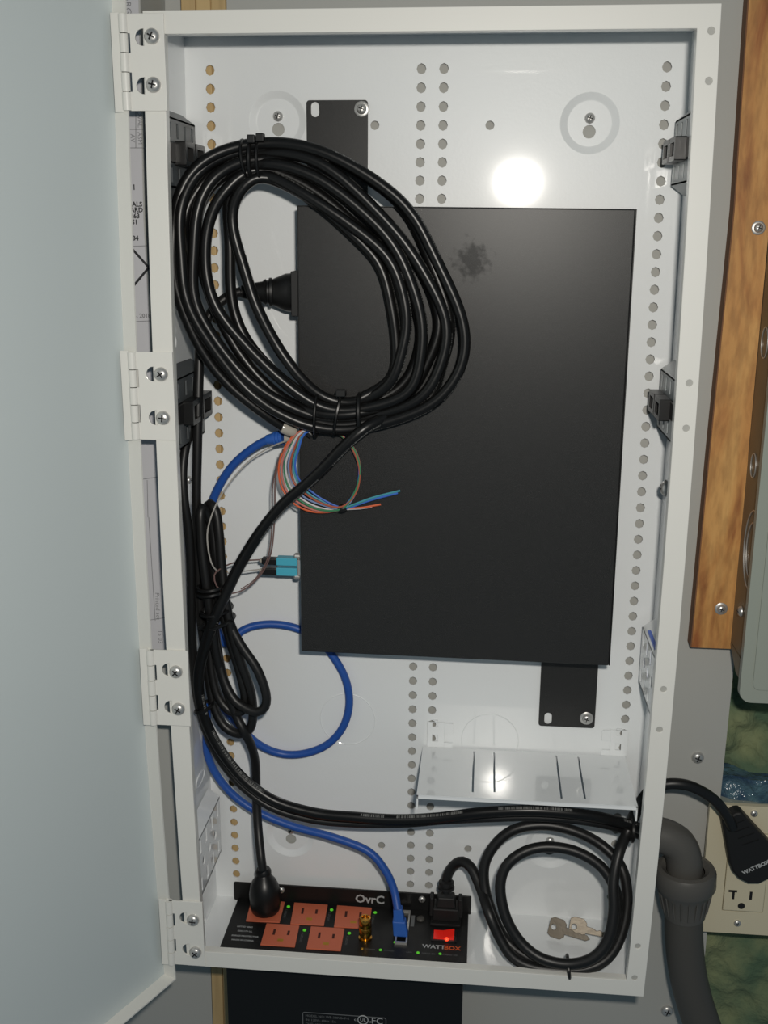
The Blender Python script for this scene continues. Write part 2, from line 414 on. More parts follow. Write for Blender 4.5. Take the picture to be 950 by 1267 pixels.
for q in ((150, 137, 178, 137, .5), (150, 160, 178, 160, .5), (150, 183, 179, 183, .5), (168, 120, 168, 183, .5), (160, 305, 182, 304, .5), (165, 398, 186, 397, .5),
          (170, 594, 196, 590, .5), (182, 594, 183, 640, .5), (184, 640, 192, 768, .5), (180, 768, 206, 764, .5)):
    k = line(*q); o_ = len(mb.v); mb.v += k.v
    for fc in k.f: mb.face([i+o_ for i in fc])
obj('ruled_line', mb, M['inkl'], pt, kind='stuff')
mb = MB()
for q in ((153, 296, 184, 331, 1.7), (184, 331, 155, 366, 1.7)):
    k = line(*q); o_ = len(mb.v); mb.v += k.v
    for fc in k.f: mb.face([i+o_ for i in fc])
obj('arrow_mark', mb, M['ink'], pt)
for s_, px, py, sz, mm in (('MATERIALS', 176, 253, 4.6, 'ink'), ('WARD', 177, 260, 4.6, 'ink'), ('0263', 173, 267.5, 4.6, 'ink'), ('S1', 170.5, 275, 4.6, 'ink'), ('84', 171.5, 295, 4.6, 'ink'), ('1', 168, 232, 5.0, 'ink'), ('15, 2018', 186.5, 391, 4.2, 'inkl')):
    text('lettering', s_, sz, plane_map(onwall(px, py), (1, 0, 0), (0, 0, 1)), M[mm], pt, 'RIGHT', depth=.05, bold=.03)
for s_, px, py, sz in (('CHARGED', 158, 5, 6), ('OVAL', 172.5, 147, 4.4), ('ASM', 173, 171, 4.4), ('AV', 164, 171, 4.4), ('Printed set', 195, 750, 5), ('15 03', 198, 788, 5)):
    text('lettering', s_, sz, plane_map(onwall(px, py), (0, 0, -1), (1, 0, 0)), M['inkl'], pt, depth=.05)

# plywood board on the right
pw = thing('plywood_panel', 'knotty orange pine plywood board screwed to the grey wall, right of the enclosure', 'plywood', (410, 90, 259))
mb = MB(); YP = 84.0; pe_ = [at(*q_, YP) for q_ in ((855.5, 801), (878.5, 560), (909, 260), (926.5, 0))]
pl = [(pe_[0].x, pe_[0].z), (424, pe_[0].z), (420.6, 413), (420.2, 600), (420.2, 800), (pe_[3].x, 800), (pe_[3].x, pe_[3].z), (pe_[2].x, pe_[2].z), (pe_[1].x, pe_[1].z)]
plate(mb, pl, [], WY-YP, xz(YP)); obj('board', mb, M['ply'], pw)
mb = MB(); le = [(pl[k][0], pl[k][1]) for k in (0, 8, 7, 6, 5)]; plate(mb, [(x_-.8, z_) for x_, z_ in le][::-1]+le, [], WY-YP-.6, xz(YP+.6)); obj('edge', mb, M['plyedge'], pw)
for px, py in ((938, 282), (892, 753)):
    p = at(px, py, YP); mb = MB(); mb.smooth = True; mb.lathe([(4.9, 0), (4.9, .5), (4.2, 1.0), (2.5, .8)], p, (0, -1, 0), 22); ws = obj('washer', mb, M['zinc'], pw)
    screw(p+Vector((0, -.7, 0)), 3.3, ws)

# electrical panel on the far right
ep = thing('electrical_panel', 'grey electrical panel with knockouts in its side, at the far right edge', 'electrical panel', (500, 97, 243))
mb = MB(); mb.box(420.6, 640, 41, WY-.2, 262, 900); mb.prism([(420.6, 90, 262), (420.6, 41, 262), (420.6, 41, 246), (420.6, 60, 246)], (80, 0, 0)); obj('box', mb, M['galv'], ep, bevel=.6)
cz = at(913, 866, 38).z
mb = MB(); plate(mb, rrect(418.2, 640, cz, 900, 9, 6), [], 7, xz(33.5)); obj('cover', mb, M['panel'], ep, bevel=2.2)
mb = MB(); plate(mb, rrect(427, 640, cz+11, 900, 5, 5), [], 2, xz(32.2)); obj('raised_field', mb, M['panel'], ep, bevel=1.2)
for px, py, r, n_ in ((932, 576, 9, 1), (946, 424, 11, 1), (937, 690, 30, 2)):
    p = ax(px, py, 420.6)
    for k in range(n_):
        rr_ = r*(1-.3*k); yy_ = max(p.y, 46); arc = [(420.4, yy_+rr_*.8*math.sin(2*PI*i/40), p.z+rr_*math.cos(2*PI*i/40)) for i in range(41)]; arc = [q_ for q_ in arc if 42 < q_[1] < 76]; arc.sort(key=lambda q_: q_[2]) if yy_-rr_*.8 < 42 else None
        mb = MB(); mb.tube(arc, .5, 6, spline=False); obj('knockout', mb, M['zinc'], ep)
screw((420.6, 60, ax(915, 753, 420.6).z), 4, ep, '-x')

# almond outlet
wo = thing('wall_outlet', 'almond duplex wall outlet with a black flat plug, bottom right', 'outlet', (452, 88, 60))
pa, pb_ = at(876, 995, 86), at(871, 1151, 86)
x0, x1 = 416.5, 416.5+72; z0, z1 = pb_.z, pa.z+1
mb = MB(); plate(mb, rrect(x0, x1, z0, z1, 3), [rrect(434.0, 467.5, at(912, 1126, 86).z, z1-24, 1)], 5, xz(84)); obj('faceplate', mb, M['almond'], wo, bevel=1.4)
zr = at(912, 1125, 86).z
mb = MB(); mb.box(434.4, 467.1, 82.6, 97, zr+.4, z1-24.4); obj('receptacle', mb, M['almond'], wo, bevel=.8)
c0 = at(907, 1106, 82.5); c1 = at(929, 1108, 82.5); c2 = at(917, 1121, 82.5)
mb = MB(); mb.box(c0.x-4, c0.x+3, 82.4, 83, c0.z+1.5, c0.z+3.5); mb.box(c0.x-.8, c0.x+1.2, 82.4, 83, c0.z-5, c0.z+1.6); obj('slot', mb, M['dark'], wo)
mb = MB(); mb.box(c1.x-1.2, c1.x+1.0, 82.4, 83, c1.z-4, c1.z+3.5); obj('slot', mb, M['dark'], wo)
mb = MB(); mb.cyl((c2.x, 83, c2.z), (0, -1, 0), 2.9, .6); obj('ground_hole', mb, M['dark'], wo)
screw(at(912, 1142, 84), 3.0, wo); screw((452, 84, z1-6), 3.0, wo)
mb = MB(); mb.box(420, 484, 88.9, 118, z0+6, z1-6); obj('box', mb, M['panel'], wo)

# ================================================================== THE ENCLOSURE
HX, HZ, D, LIP = 358.3, 705.5, 92.6, 12.7
en = thing('wiring_enclosure', 'white steel wiring enclosure with its door swung open, fixed to the wall', 'enclosure', (179, D, 0))
def bpts(z0, z1, n=12): return [z0+(z1-z0)*i/n for i in range(n+1)]
ROW0, PITCH = 683.44, 12.7
COLS = (18.53, 171.6, 187.6, 342.71)
outl = [(0, z) for z in reversed(bpts(0, HZ))]+[(HX, z) for z in bpts(0, HZ)]
holes = []
for cx in COLS:
    for i in range(53): holes.append(circ(cx, ROW0-PITCH*i, 3.75, 8, .92, .0))
DIM = [(67.6, 648.5), (291.3, 646.5), (67.6, 64.5), (289, 68)]
for cx, cz_ in DIM: holes.append(circ(cx, cz_, 21, 32))
SM = [(138.6, 645.5), (221, 645.3), (146.4, 59.6), (220.3, 61)]
for cx, cz_ in SM: holes.append(circ(cx, cz_, 3.2, 12))
mb = MB(); plate(mb, outl, holes, 1.3, xz(D, True))
obj('back_panel', mb, M['inner'], en)
for cx, cz_ in DIM:      # dished mounting points with a keyhole and a screw
    mb = MB(); mb.smooth = True; q = bow((cx, D, cz_))
    mb.lathe([(21.3, 0), (20.2, .35), (17.0, 2.4), (15.6, 2.8)], (q.x, D, q.z), (0, 1, 0), 40)
    mb.smooth = False
    plate(mb, circ(q.x, q.z, 15.6, 40), [circ(q.x, q.z-5.5, 4.6, 16)], .5, xz(D+2.8))
    dm = obj('mounting_dimple', mb, M['inner'], en); screw((q.x, D+2.7, q.z+3.6), 3.7, dm)
for s in (0, 1):
    mb = MB(); xa, xb = ((-1.3, 0), (HX, HX+1.3))[s]; mb.box(xa, xb, 1.3, D+1.3, 0, HZ, bow, 14); obj('side_panel', mb, M['inner'], en)
mb = MB(); mb.box(-1.3, HX+1.3, 1.3, D+1.3, HZ, HZ+1.3); obj('top_panel', mb, M['inner'], en)
SX0, SX1 = 21.0, 222.6
mb = MB(); plate(mb, rrect(-1.3, HX+1.3, 1.3, D+1.3), [rrect(SX0+5, SX1-3, 20, 83)], 1.2, lambda u, v, w: Vector((u, v, -w))); obj('floor_panel', mb, M['inner'], en)
oin = [(LIP+5*(1-math.cos(a)), HZ-LIP-5*(1-math.sin(a))) for a in (PI/2, PI/3, PI/6, 0)]
inner = [(LIP, z) for z in bpts(LIP, HZ-LIP)]+[(HX-LIP, z) for z in reversed(bpts(LIP, HZ-LIP))]
outer = [(-1.3, z) for z in reversed(bpts(-1.3, HZ+1.3))]+[(HX+1.3, z) for z in bpts(-1.3, HZ+1.3)]
fh = []
for px, py in ((880, 38), (877, 100), (853, 474), (849, 530), (821, 853), (816, 903), (789, 1171), (785, 1210)):
    p = at(px, py, 0); k = bow((p.x, 0, p.z)).x-p.x; fh.append(circ(min(p.x-k, HX-2.6), p.z, 2.3, 12))
mb = MB(); plate(mb, outer, [inner]+fh, 1.2, xz(0, True)); fr = obj('frame', mb, M['white'], en, bevel=.35)
for h_ in fh:
    cx_ = sum(p[0] for p in h_)/len(h_); cz_ = sum(p[1] for p in h_)/len(h_); q = bow((cx_, 0, cz_)); mb = MB(); mb.cyl((q.x, 1.3, q.z), (0, -1, 0), 2.6, .35, 14); obj('plugged_hole', mb, M['wall'], fr)
mb = MB()
for s in (0, 1):
    xa, xb = ((LIP-1.1, LIP), (HX-LIP, HX-LIP+1.1))[s]; mb.box(xa, xb, 1.2, 7.5, LIP, HZ-LIP, bow, 14)
mb.box(LIP, HX-LIP, 1.2, 7.5, HZ-LIP, HZ-LIP+1.1); mb.box(LIP, HX-LIP, 1.2, 7.0, LIP-1.1, LIP)
obj('frame_return', mb, M['white'], fr)
for px, py, r in ((430, 890, 23), (606, 916, 23.5)):
    p = at(px, py, D); mb = MB(); mb.ring((p.x, D-.1, p.z), (0, 1, 0), r, .35, 48, 6); obj('knockout', mb, M['inner'], en)
# knockouts pressed in the side panels
def sideko(s, z, y, r, sz):
    x = bow((0 if s == 0 else HX, y, z)).x; mb = MB(); mb.ring((x+(.1 if s == 0 else -.1), y, z), (1, 0, 0), r, .6, 28, 6, sz, 1) ; obj('knockout', mb, M['inner'], en)
sideko(0, ax(227, 423, 3).z, 40, 8, 1.3); sideko(0, ax(253, 965, 2).z, 62, 5, 2.6); sideko(1, ax(841, 430, 359).z, 40, 10, 1.5); sideko(1, ax(818, 725, 359).z, 40, 9, 1.6)
p = ax(822, 604, 355.5); mb = MB(); mb.smooth = True; mb.lathe([(3, 0), (3, 5), (6.2, 5.2), (6.2, 6.2)], (bow((HX, p.y, p.z)).x, p.y, p.z), (-1, 0, 0), 18); bt_ = obj('bolt', mb, M['zinc'], en); screw((bow((HX, p.y, p.z)).x-6, p.y, p.z), 5.2, bt_, '-x')
mb = MB(); xk = bow((HX, p.y, p.z-14)).x; mb.box(xk-1.2, xk-.1, p.y-2, p.y+2, p.z-24, p.z-7); obj('keyhole', mb, M['greyp'], en)
p = ax(247, 590, 2); screw((bow((0, 70, p.z)).x, 70, p.z), 3.2, en, '+x')

# door, swung open to the left
dcx, dcy = -11.8, 0.6
dd = Vector((-.43, -.903, 0)).normalized(); dn = Vector((-dd.y, dd.x, 0)); dn = dn if dn.x > 0 else -dn
Z0, Z1 = -15.5, 722
def dmap(u, v, w): # u along the door from the hinge, v up, w from the rim toward the face
    p = Vector((dcx, dcy, 0))+dd*u-dn*w; b = max(-.2, 1-((v-352)/352.0)**2)
    return Vector((p.x-5.4*b, p.y, v))
dz = bpts(Z0, Z1, 14)
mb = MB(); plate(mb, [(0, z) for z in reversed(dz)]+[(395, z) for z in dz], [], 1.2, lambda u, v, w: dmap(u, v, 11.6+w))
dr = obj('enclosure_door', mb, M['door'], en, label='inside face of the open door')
def dbox(u0, u1, v0, v1, w0, w1, nz=1):
    m_ = MB(); m_.box(u0, u1, w0, w1, v0, v1, lambda p: dmap(p[0], p[2], p[1]), nz); return m_
for q in ((0, 1.2, Z0, Z1, 0, 11.6, 14), (393.8, 395, Z0, Z1, 0, 11.6, 14), (0, 395, Z0, Z0+1.2, 0, 11.6), (0, 395, Z1-1.2, Z1, 0, 11.6)):
    obj('rim', dbox(*q), M['white'], dr)

# four hinges: frame leaf with interlocking knuckles, door leaf, two screws and half-moon slots each
HG = [dict(t=16, b=137, xr=(202.5, 206), xl=(157.5, 160.5), sc=((188, 45), (190, 105)), sl=((172.5, 46), (174, 106))),
      dict(t=436, b=545, xr=(213.5, 217), xl=(168, 171.5), sc=((199.5, 463), (202, 517)), sl=((186, 463), (189, 517))),
      dict(t=806, b=899, xr=(232, 235.5), xl=(190, 194), sc=((218, 831), (221, 877)), sl=((205, 829), (208, 875))),
      dict(t=1117, b=1196, xr=(249, 254.5), xl=(212, 217), sc=((239, 1138), (242, 1178)), sl=((226.5, 1136), (230, 1175)))]
for h in HG:
    zt = at(h['xr'][0], h['t'], -2).z; zb = at(h['xr'][1], h['b'], -2).z
    xr = at(h['xr'][0], h['t'], -2).x*.5+at(h['xr'][1], h['b'], -2).x*.5; xl = at(h['xl'][0], h['t'], -2).x*.5+at(h['xl'][1], h['b'], -2).x*.5
    ph = xl-4.0                         # pin axis
    hh = zt-zb; sl = []
    for (px, py) in h['sl']:
        c = at(px, py, -2); sl.append([(c.x+2.8, c.z-5.2), (c.x+2.8, c.z+5.2)]+[(c.x+2.2+5.2*math.cos(a), c.z+5.2*math.sin(a)) for a in [PI/2+PI*i/10 for i in range(1, 10)]])
    n5 = [zb+hh*k/5 for k in range(6)]
    out = [(xr, zb), (xr, zt), (xl, zt)]
    cut = [n5[4], n5[3], n5[2], n5[1]]
    out = [(xr, zb), (xr, zt), (xl, zt), (xl, n5[4]), (xl+1.6, n5[4]), (xl+1.6, n5[3]), (xl, n5[3]), (xl, n5[2]), (xl+1.6, n5[2]), (xl+1.6, n5[1]), (xl, n5[1]), (xl, zb)]
    mb = MB(); plate(mb, out, sl, 1.5, xz(-1.8))
    lf = obj('hinge_leaf', mb, M['white'], en, bevel=.25)
    for k in (0, 2, 4):
        mb = MB(); mb.smooth = True; mb.cyl((ph+1.4, -1.3, n5[k]+.3), (0, 0, 1), 3.0, hh/5-.6, 18)
        mb.box(ph+1.4, xl+.2, -1.8, -.3, n5[k]+.3, n5[k+1]-.3); obj('knuckle', mb, M['white'], lf)
    for (px, py) in h['sc']: screw(at(px, py, -2.0), 4.9, lf, roll=random.uniform(0, 1.5))
    dl = [(ph-4.6, zb-1), (ph-.4, zb-1)]
    mb = MB(); mb.smooth = False
    xo = dmap(0, (zb+zt)/2, 0).x
    mb.box(ph-6.6, ph-.9, -2.2, -1.0, zb-.6, zt+.6)
    dlf = obj('door_leaf', mb, M['white'], en, bevel=.3)
    for k in (1, 3):
        mb = MB(); mb.smooth = True; mb.cyl((ph+1.4, -1.3, n5[k]+.3), (0, 0, 1), 2.9, hh/5-.6, 18); mb.smooth = False
        mb.box(ph-1.2, ph+1.4, -2.2, -1.0, n5[k]+.3, n5[k+1]-.3); obj('knuckle', mb, M['white'], dlf)

# ================================================================== JACK BRACKETS ON THE SIDE WALLS
def bracket(side, zt, zb, y0, y1, jack, label, pm='greyp'):
    s = 1 if side == 0 else -1; off = 10.0
    zc = (zt+zb)/2; wx = bow((0 if side == 0 else HX, 50, zc)).x
    t = thing('jack_bracket', label, 'bracket', (wx, y1, zc), 'snap-in brackets on the side walls')
    hz = (zt-zb)/2
    f = lambda u, v, w: Vector((wx+s*(off-w), u, zc+v))
    holes = []
    n = 4
    for k in range(n):
        yc = y0+(y1-y0)*(k+.5)/n
        for a, b in ((hz*.42, hz*.86), (-hz*.86, -hz*.42)): holes.append(rrect(yc-2.6, yc+2.6, a, b, .6, 2))
    if jack: holes.append(rrect(y0+4, y1-4, -hz*.30, hz*.30))
    else:
        for k in range(3): holes.append(circ(y0+(y1-y0)*(.25+.25*k), 0, 4.2, 14))
    mb = MB(); plate(mb, rrect(y0, y1, -hz, hz, 1.5, 2), holes, 1.2, f)
    for e in (1, -1):
        a = [f(y0, e*hz, 0), f(y1, e*hz, 0), Vector((wx+s*.3, y1, zc+e*(hz+7))), Vector((wx+s*.3, y0, zc+e*(hz+7)))]
        mb.prism(a, (0, 0, -e*1.2))
    obj('plate', mb, M[pm] if jack else M['inner'], t)
    if jack:
        m2 = MB(); x0_, x1_ = sorted((wx+s*2, wx+s*(off+1.5))); m2.box(x0_, x1_, y0+5, y1-5, zc-hz*.28, zc+hz*.28); mk = MB(); xa_, xb_ = sorted((wx+s*5.5, wx+s*7)); mk.box(xa_, xb_, y0+1, y1-1, zc-hz*.95, zc+hz*.95); obj('slot_shade', mk, M['dark'], t); hb = obj('jack_housing', m2, M['blackp'], t, bevel=.5)  # dark sheet added behind the slots stands in for the shade inside them
        nj = 2
        for k in range(nj):
            ya = y0+16+(y1-y0-20)*k/nj; yb = ya+(y1-y0-20)/nj-3
            m2 = MB(); x0_, x1_ = sorted((wx+s*(off+1), wx+s*(off+8.5))); fo_ = lambda u, v, w: Vector((wx+s*(off+8.5-w), u, zc+v))
            plate(m2, rrect(ya, yb, -hz*.36, hz*.34, .8, 2), [rrect(ya+4, yb-4, -hz*.22, hz*.18)], 7.5, fo_); obj('jack', m2, M['blackp'], hb)
    return t
def zat(px, py, x): return ax(px, py, x).z
bracket(0, at(246, 155, 82).z, at(246, 236, 82).z, 8, 82, True, 'black jack block in a white bracket behind the top left of the cable coil', 'shadedp')
bracket(0, at(252, 455, 82).z, at(254, 536, 82).z, 8, 86, True, 'black jack block on the left side wall beside the second hinge', 'shadedp')
bracket(0, at(272, 985, 82).z, at(272, 1052, 82).z, 8, 82, False, 'empty white snap-in bracket low on the left side wall beside the lowest hinge')
bracket(1, at(835, 150, 82).z, at(832, 230, 82).z, 8, 82, True, 'black jack block high on the right side wall')
bracket(1, at(819, 456, 82).z, at(816, 528, 82).z, 8, 82, True, 'black jack block halfway down the right side wall')
bracket(1, at(800, 775, 82).z, at(796, 843, 82).z, 8, 82, False, 'empty white bracket with a blue insert low on the right side wall')
for py_, h_ in ((800, 11), (828, 9)):
    mb = MB(); p = at(803, py_, 60); mb.box(p.x-1.0, p.x+4, 30, 66, p.z-h_, p.z+h_)
    obj('insert', mb, M['blueinsert'], [o for o in COL.objects if o.get('label', '').startswith('empty white bracket with a blue')][0], label='blue insert')

# ================================================================== NETWORK SWITCH
YF, YB = 50.0, 82.0
sw = thing('network_switch', 'large black flat network switch mounted upright on the enclosure back, two ears', 'network switch', (200, 91, 280))
c = [at(367, 254, YF), at(786.5, 258.5, YF), at(753, 824, YF), at(372.5, 806, YF)]
mb = MB(); mb.prism([c[3], c[2], c[1], c[0]], (0, YB-YF, 0)); ch_ = obj('chassis', mb, M['black'], sw, bevel=1.0)
ch_.data.materials[0] = smudged(M['black'], W3(at(584, 322, YF))-WL[ch_], .034)
mb = MB(); r_ = c[1]; b_ = c[2]
mb.prism([b_+Vector((.15, .8, 0)), b_+Vector((.9, .8, 0)), r_+Vector((.9, .8, 0)), r_+Vector((.15, .8, 0))], (0, 36, 0)); obj('cover_lip', mb, M['stripm'], sw)
def ear(p0, p1, p2, p3, hole, scr):
    q = [at(*k, 90.6) for k in (p0, p1, p2, p3)]; h = at(*hole, 90.6)
    slot = [(h.x+3.1*math.cos(a), h.z+(2.1 if math.sin(a) > 0 else -2.1)+3.1*math.sin(a)) for a in [2*PI*(i+.5)/16 for i in range(16)]]
    X0, X1 = (q[0].x+q[3].x)/2, (q[1].x+q[2].x)/2; ZT, ZB = (q[0].z+q[1].z)/2, (q[2].z+q[3].z)/2
    mb = MB(); plate(mb, rrect(min(X0, X1), max(X0, X1), ZB, ZT, 2.2, 4), [slot], 1.8, xz(89.6)); e = obj('ear', mb, M['black'], sw, bevel=.3)
    up = ZB < q[0].z-60 and scr[1] < 500; zj = (c[0].z-2.5) if up else (c[3].z-1.0); mb = MB(); mb.box(min(X0, X1), max(X0, X1), YB-.5, 91.2, zj-1.8, zj); obj('ear_bend', mb, M['black'], e)
    s_ = at(*scr, 89.6); mb = MB(); mb.smooth = True; mb.lathe([(5.4, 0), (5.4, .8), (4.9, 1.1), (2.9, 1.1)], s_, (0, -1, 0), 24); ws = obj('washer', mb, M['zinc'], e)
    screw(s_+Vector((0, -1.0, 0)), 3.7, ws)
ear((380, 124), (455, 124), (455, 262), (380, 262), (390, 135.5), (447.5, 135))
ear((668, 812), (738.5, 816), (737, 901), (668, 897), (678, 888.5), (725.5, 888.5))
pin = at(366, 362, 66)
mb = MB(); zz0, zz1 = at(366, 390, 66).z, at(366, 335, 66).z; mb.box(pin.x-1.6, pin.x+6, 54, 84, zz0, zz1); obj('power_inlet', mb, M['blackm'], sw, bevel=.5)
pl0 = at(370, 699, 66)
for py in (687, 712):
    q = at(367, py, 64); mb = MB(); mb.smooth = True; mb.lathe([(2.6, -1.0), (2.6, 2.2), (1.6, 3.2), (0, 3.2)], (q.x+1.5, 62, q.z), (-1, 0, 0), 14); obj('thumbscrew', mb, M['zinc'], sw)
mb = MB(); q = at(371, 699, 64); mb.box(q.x-.6, q.x+3, 57, 71, at(371, 709, 64).z, at(371, 690, 64).z); obj('optical_cage', mb, M['zinc'], sw)

# ================================================================== LOWER SHELF
sh = thing('tray_shelf', 'glossy white slotted shelf with hooked tabs at lower right, under the switch', 'shelf', (265, 90, 157))
zs = 156.0
fl_, fr_ = az(515.5, 982, zs), az(789.5, 999.5, zs)
xl_, xr_ = fl_.x, fr_.x; yf_ = (fl_.y+fr_.y)/2; yb_ = 90.5
sl = []
for pa_, pb2 in (((587, 923), (584, 980)), ((612.5, 923), (610, 980)), ((689, 931), (693, 988)), ((717, 931), (720.5, 988))):
    a, b = az(*pa_, zs), az(*pb2, zs); x = (a.x+b.x)/2; sl.append(rrect(x-.75, x+.75, b.y, min(a.y, yb_-4)))
mb = MB(); plate(mb, rrect(xl_, xr_, yf_, yb_), sl, 1.2, lambda u, v, w: Vector((u, v, zs-w)))
obj('tray', mb, M['gloss'], sh)
zl = at(509.5, 1001, yf_).z
for x, n_ in ((xl_, 1), (xr_, -1)):
    mb = MB(); mb.prism([(x, yf_, zs-.1), (x, yb_, zs-.1), (x, yb_, zs-7), (x, yf_, zl)], (n_*1.2, 0, 0)); obj('flange', mb, M['inner'], sh)
mb = MB(); mb.box(xl_, xr_, yf_, yf_+1.2, zs-3.2, zs-1.2); obj('front_lip', mb, M['inner'], sh)
for (a0, a1, tz, bz, hk) in ((528.5, 549, 894, 934, 1), (756, 775, 904, 945, -1)):
    q0, q1 = at(a0, tz, 90), at(a1, bz, 90); zt_, zb_ = q0.z, zs-1; xa, xb = q0.x, q1.x
    w_ = xb-xa; hx0 = xb if hk > 0 else xa
    outl = [(xa, zb_), (xb, zb_), (xb, zt_), (xa, zt_)]
    hs = [rrect(xa+w_*.3, xa+w_*.62, zb_+6+k*13, zb_+12+k*13) for k in (0, 1)]
    mb = MB(); plate(mb, outl, hs, 1.2, xz(90.8)); tb = obj('tab', mb, M['inner'], sh, bevel=.2)
    for zz in (zt_-4.5, zt_-22):
        mb = MB(); mb.box(min(hx0, hx0+hk*7), max(hx0, hx0+hk*7), 90.8, 92, zz-5, zz+4); obj('hook', mb, M['inner'], tb)

# ================================================================== POWER STRIP SET IN THE ENCLOSURE FLOOR
ZF = 4.5
ps = thing('power_strip', 'black five-outlet power strip with orange sockets set through the enclosure floor', 'power strip', (120, 50, -1))
mb = MB(); mb.box(SX0, SX1, 9.5, 86, 1.2, ZF); obj('outlet_face', mb, M['stripm'], ps, bevel=.5)
mb = MB(); mb.box(24.5, 219.8, 22, 82, -190, 1.2); body = obj('body', mb, M['stripm'], ps, bevel=1)
fz = at(290, 1092, 86).z
mb = MB(); plate(mb, rrect(at(289.5, 1100, 85).x, at(583, 1115, 85).x, 2.5, fz+1, 1.2, 3), [], 1.8, xz(84.6)); flg = obj('rear_flange', mb, M['stripm'], ps, bevel=.4)
mb = MB(); mb.box(SX0+1, SX1-1, 14.5, 16, ZF, ZF+.7); obj('fold_ridge', mb, M['stripm'], ps)
for px, py in ((348, 1101), (522, 1112.5)): screw(at(px, py, 84.6), 3.0, flg)
for px, py in ((328, 1180.5), (515, 1195)):
    q = az(px, py, ZF); screw((q.x, max(q.y, 12), ZF), 3.0, ps, '+z')
def quad(px, z): return [az(a, b, z) for a, b in px]
OUT = [((304.2, 1139), (345.8, 1141), (352.4, 1115.5), (311, 1112.5)), ((359, 1142.8), (400.7, 1144.7), (405.5, 1119.2), (364, 1116.3)),
       ((413, 1146.5), (456, 1148.5), (460, 1123), (417, 1119.8)), ((322, 1168.5), (364.7, 1171.2), (370.4, 1144.8), (329.7, 1142)), ((379, 1173.2), (421.5, 1176), (426.3, 1148.5), (384.6, 1145.8))]
for i, q in enumerate(OUT):
    c4 = quad(q, ZF+1.0); ctr = sum(c4, Vector())/4
    mb = MB(); mb.prism(c4, (0, 0, -1.2)); so = obj('outlet', mb, M['orange'], ps, bevel=.35)
    u = (c4[1]-c4[0]); v = (c4[3]-c4[0])
    for fu, fv, hu, hv, mm, nm in ((.30, .60, .035, .13, 'slot', 'slot'), (.72, .60, .035, .10, 'slot', 'slot'), (.54, .25, .085, .055, 'ground', 'ground_slot')):
        cc = c4[0]+u*fu+v*fv
        mb = MB(); mb.prism([cc-u*hu-v*hv, cc+u*hu-v*hv, cc+u*hu+v*hv, cc-u*hu+v*hv], (0, 0, .12)); obj(nm, mb, M[mm], so)
    lpx = ((356.8, 1122), (410.2, 1126), (464, 1129.4), (376.7, 1151.2), (432, 1155))[i]
    l = az(*lpx, ZF); mb = MB(); mb.smooth = True; mb.lathe([(1.5, 0), (1.4, .6), (.8, 1.0), (0, 1.1)], (l.x, l.y, ZF), (0, 0, 1), 12); obj('indicator', mb, M['led'], ps)
    text('lettering', 'OUTLET %d' % (i+1), 2.6, plane_map((l.x-.8, l.y-9.5, ZF), (0, 1, 0), (-1, 0, 0)), M['printd'], ps)
for px, py, mm in ((488.5, 1166, 'led'), (470.6, 1175.6, 'led'), (517, 1179, 'led'), (544.4, 1180.4, 'led'), (448, 1174, 'ground')):
    l = az(px, py, ZF); mb = MB(); mb.smooth = True; mb.lathe([(1.3, 0), (1.2, .5), (.7, .9), (0, 1.0)], (l.x, l.y, ZF), (0, 0, 1), 12); obj('indicator', mb, M[mm], ps)
fz_map = lambda px, py: plane_map(az(px, py, ZF), (1, 0, 0), (0, 1, 0))
text('lettering', 'OvrC', 10.8, plane_map(at(457.5, 1113, 84.55), (1, 0, 0), (0, 0, 1)), M['print_'], flg, bold=.025)
text('lettering', 'WATT', 6.4, fz_map(536.5, 1171.8), M['print_'], ps, bold=.03); text('lettering', 'BOX', 6.4, fz_map(559.5, 1173.6), M['printo'], ps, bold=.03)
for s_, px, py in (('POWER', 458, 1175), ('CLOUD', 481, 1176.5), ('LAN', 506, 1178.5), ('SURGE OK', 530, 1180.2), ('WIRING OK', 556, 1181.8)): text('lettering', s_, 2.4, fz_map(px, py), M['printd'], ps)
for k, (px, py) in enumerate(((303, 1147), (303, 1152.5), (303, 1158.5), (300, 1163.5))): text('lettering', ('LISTED 4B6S', 'E352173 UL', 'SURGE PROTECTOR', 'MADE IN CHINA')[k], 2.5, fz_map(px, py), M['print_'], ps, bold=.03)
# network port, reset button, rocker, inlet and coax terminal on the face
a, b = az(488, 1168.5, ZF), az(506.5, 1129, ZF)
mb = MB(); plate(mb, rrect(a.x, b.x+1, a.y, b.y), [rrect(a.x+1.3, b.x-.3, a.y+1.6, b.y-1.6)], 4.2, lambda u, v, w: Vector((u, v, ZF+2.2-w))); obj('network_port', mb, M['zinc'], ps)
l = az(510.5, 1139.5, ZF); mb = MB(); mb.box(l.x-1.5, l.x+1.5, l.y-7.5, l.y+7.5, ZF, ZF+.15); obj('label_strip', mb, M['printd'], ps)
l = az(520.3, 1137.5, ZF); mb = MB(); mb.smooth = True; mb.lathe([(3.5, 0), (3.4, 1.4), (2.8, 2.0), (0, 2.2)], (l.x, l.y, ZF), (0, 0, 1), 18); obj('reset_button', mb, M['conduit'], ps)
ra, rb = az(535.5, 1163.5, ZF), az(562.5, 1154.5, ZF)
mb = MB(); plate(mb, rrect(ra.x-1.5, rb.x+1.5, ra.y-2, rb.y+2, 1), [rrect(ra.x, rb.x, ra.y, rb.y)], 2, lambda u, v, w: Vector((u, v, ZF+1.4-w))); obj('rocker_frame', mb, M['blackp'], ps)
xm = ra.x+(rb.x-ra.x)*.45
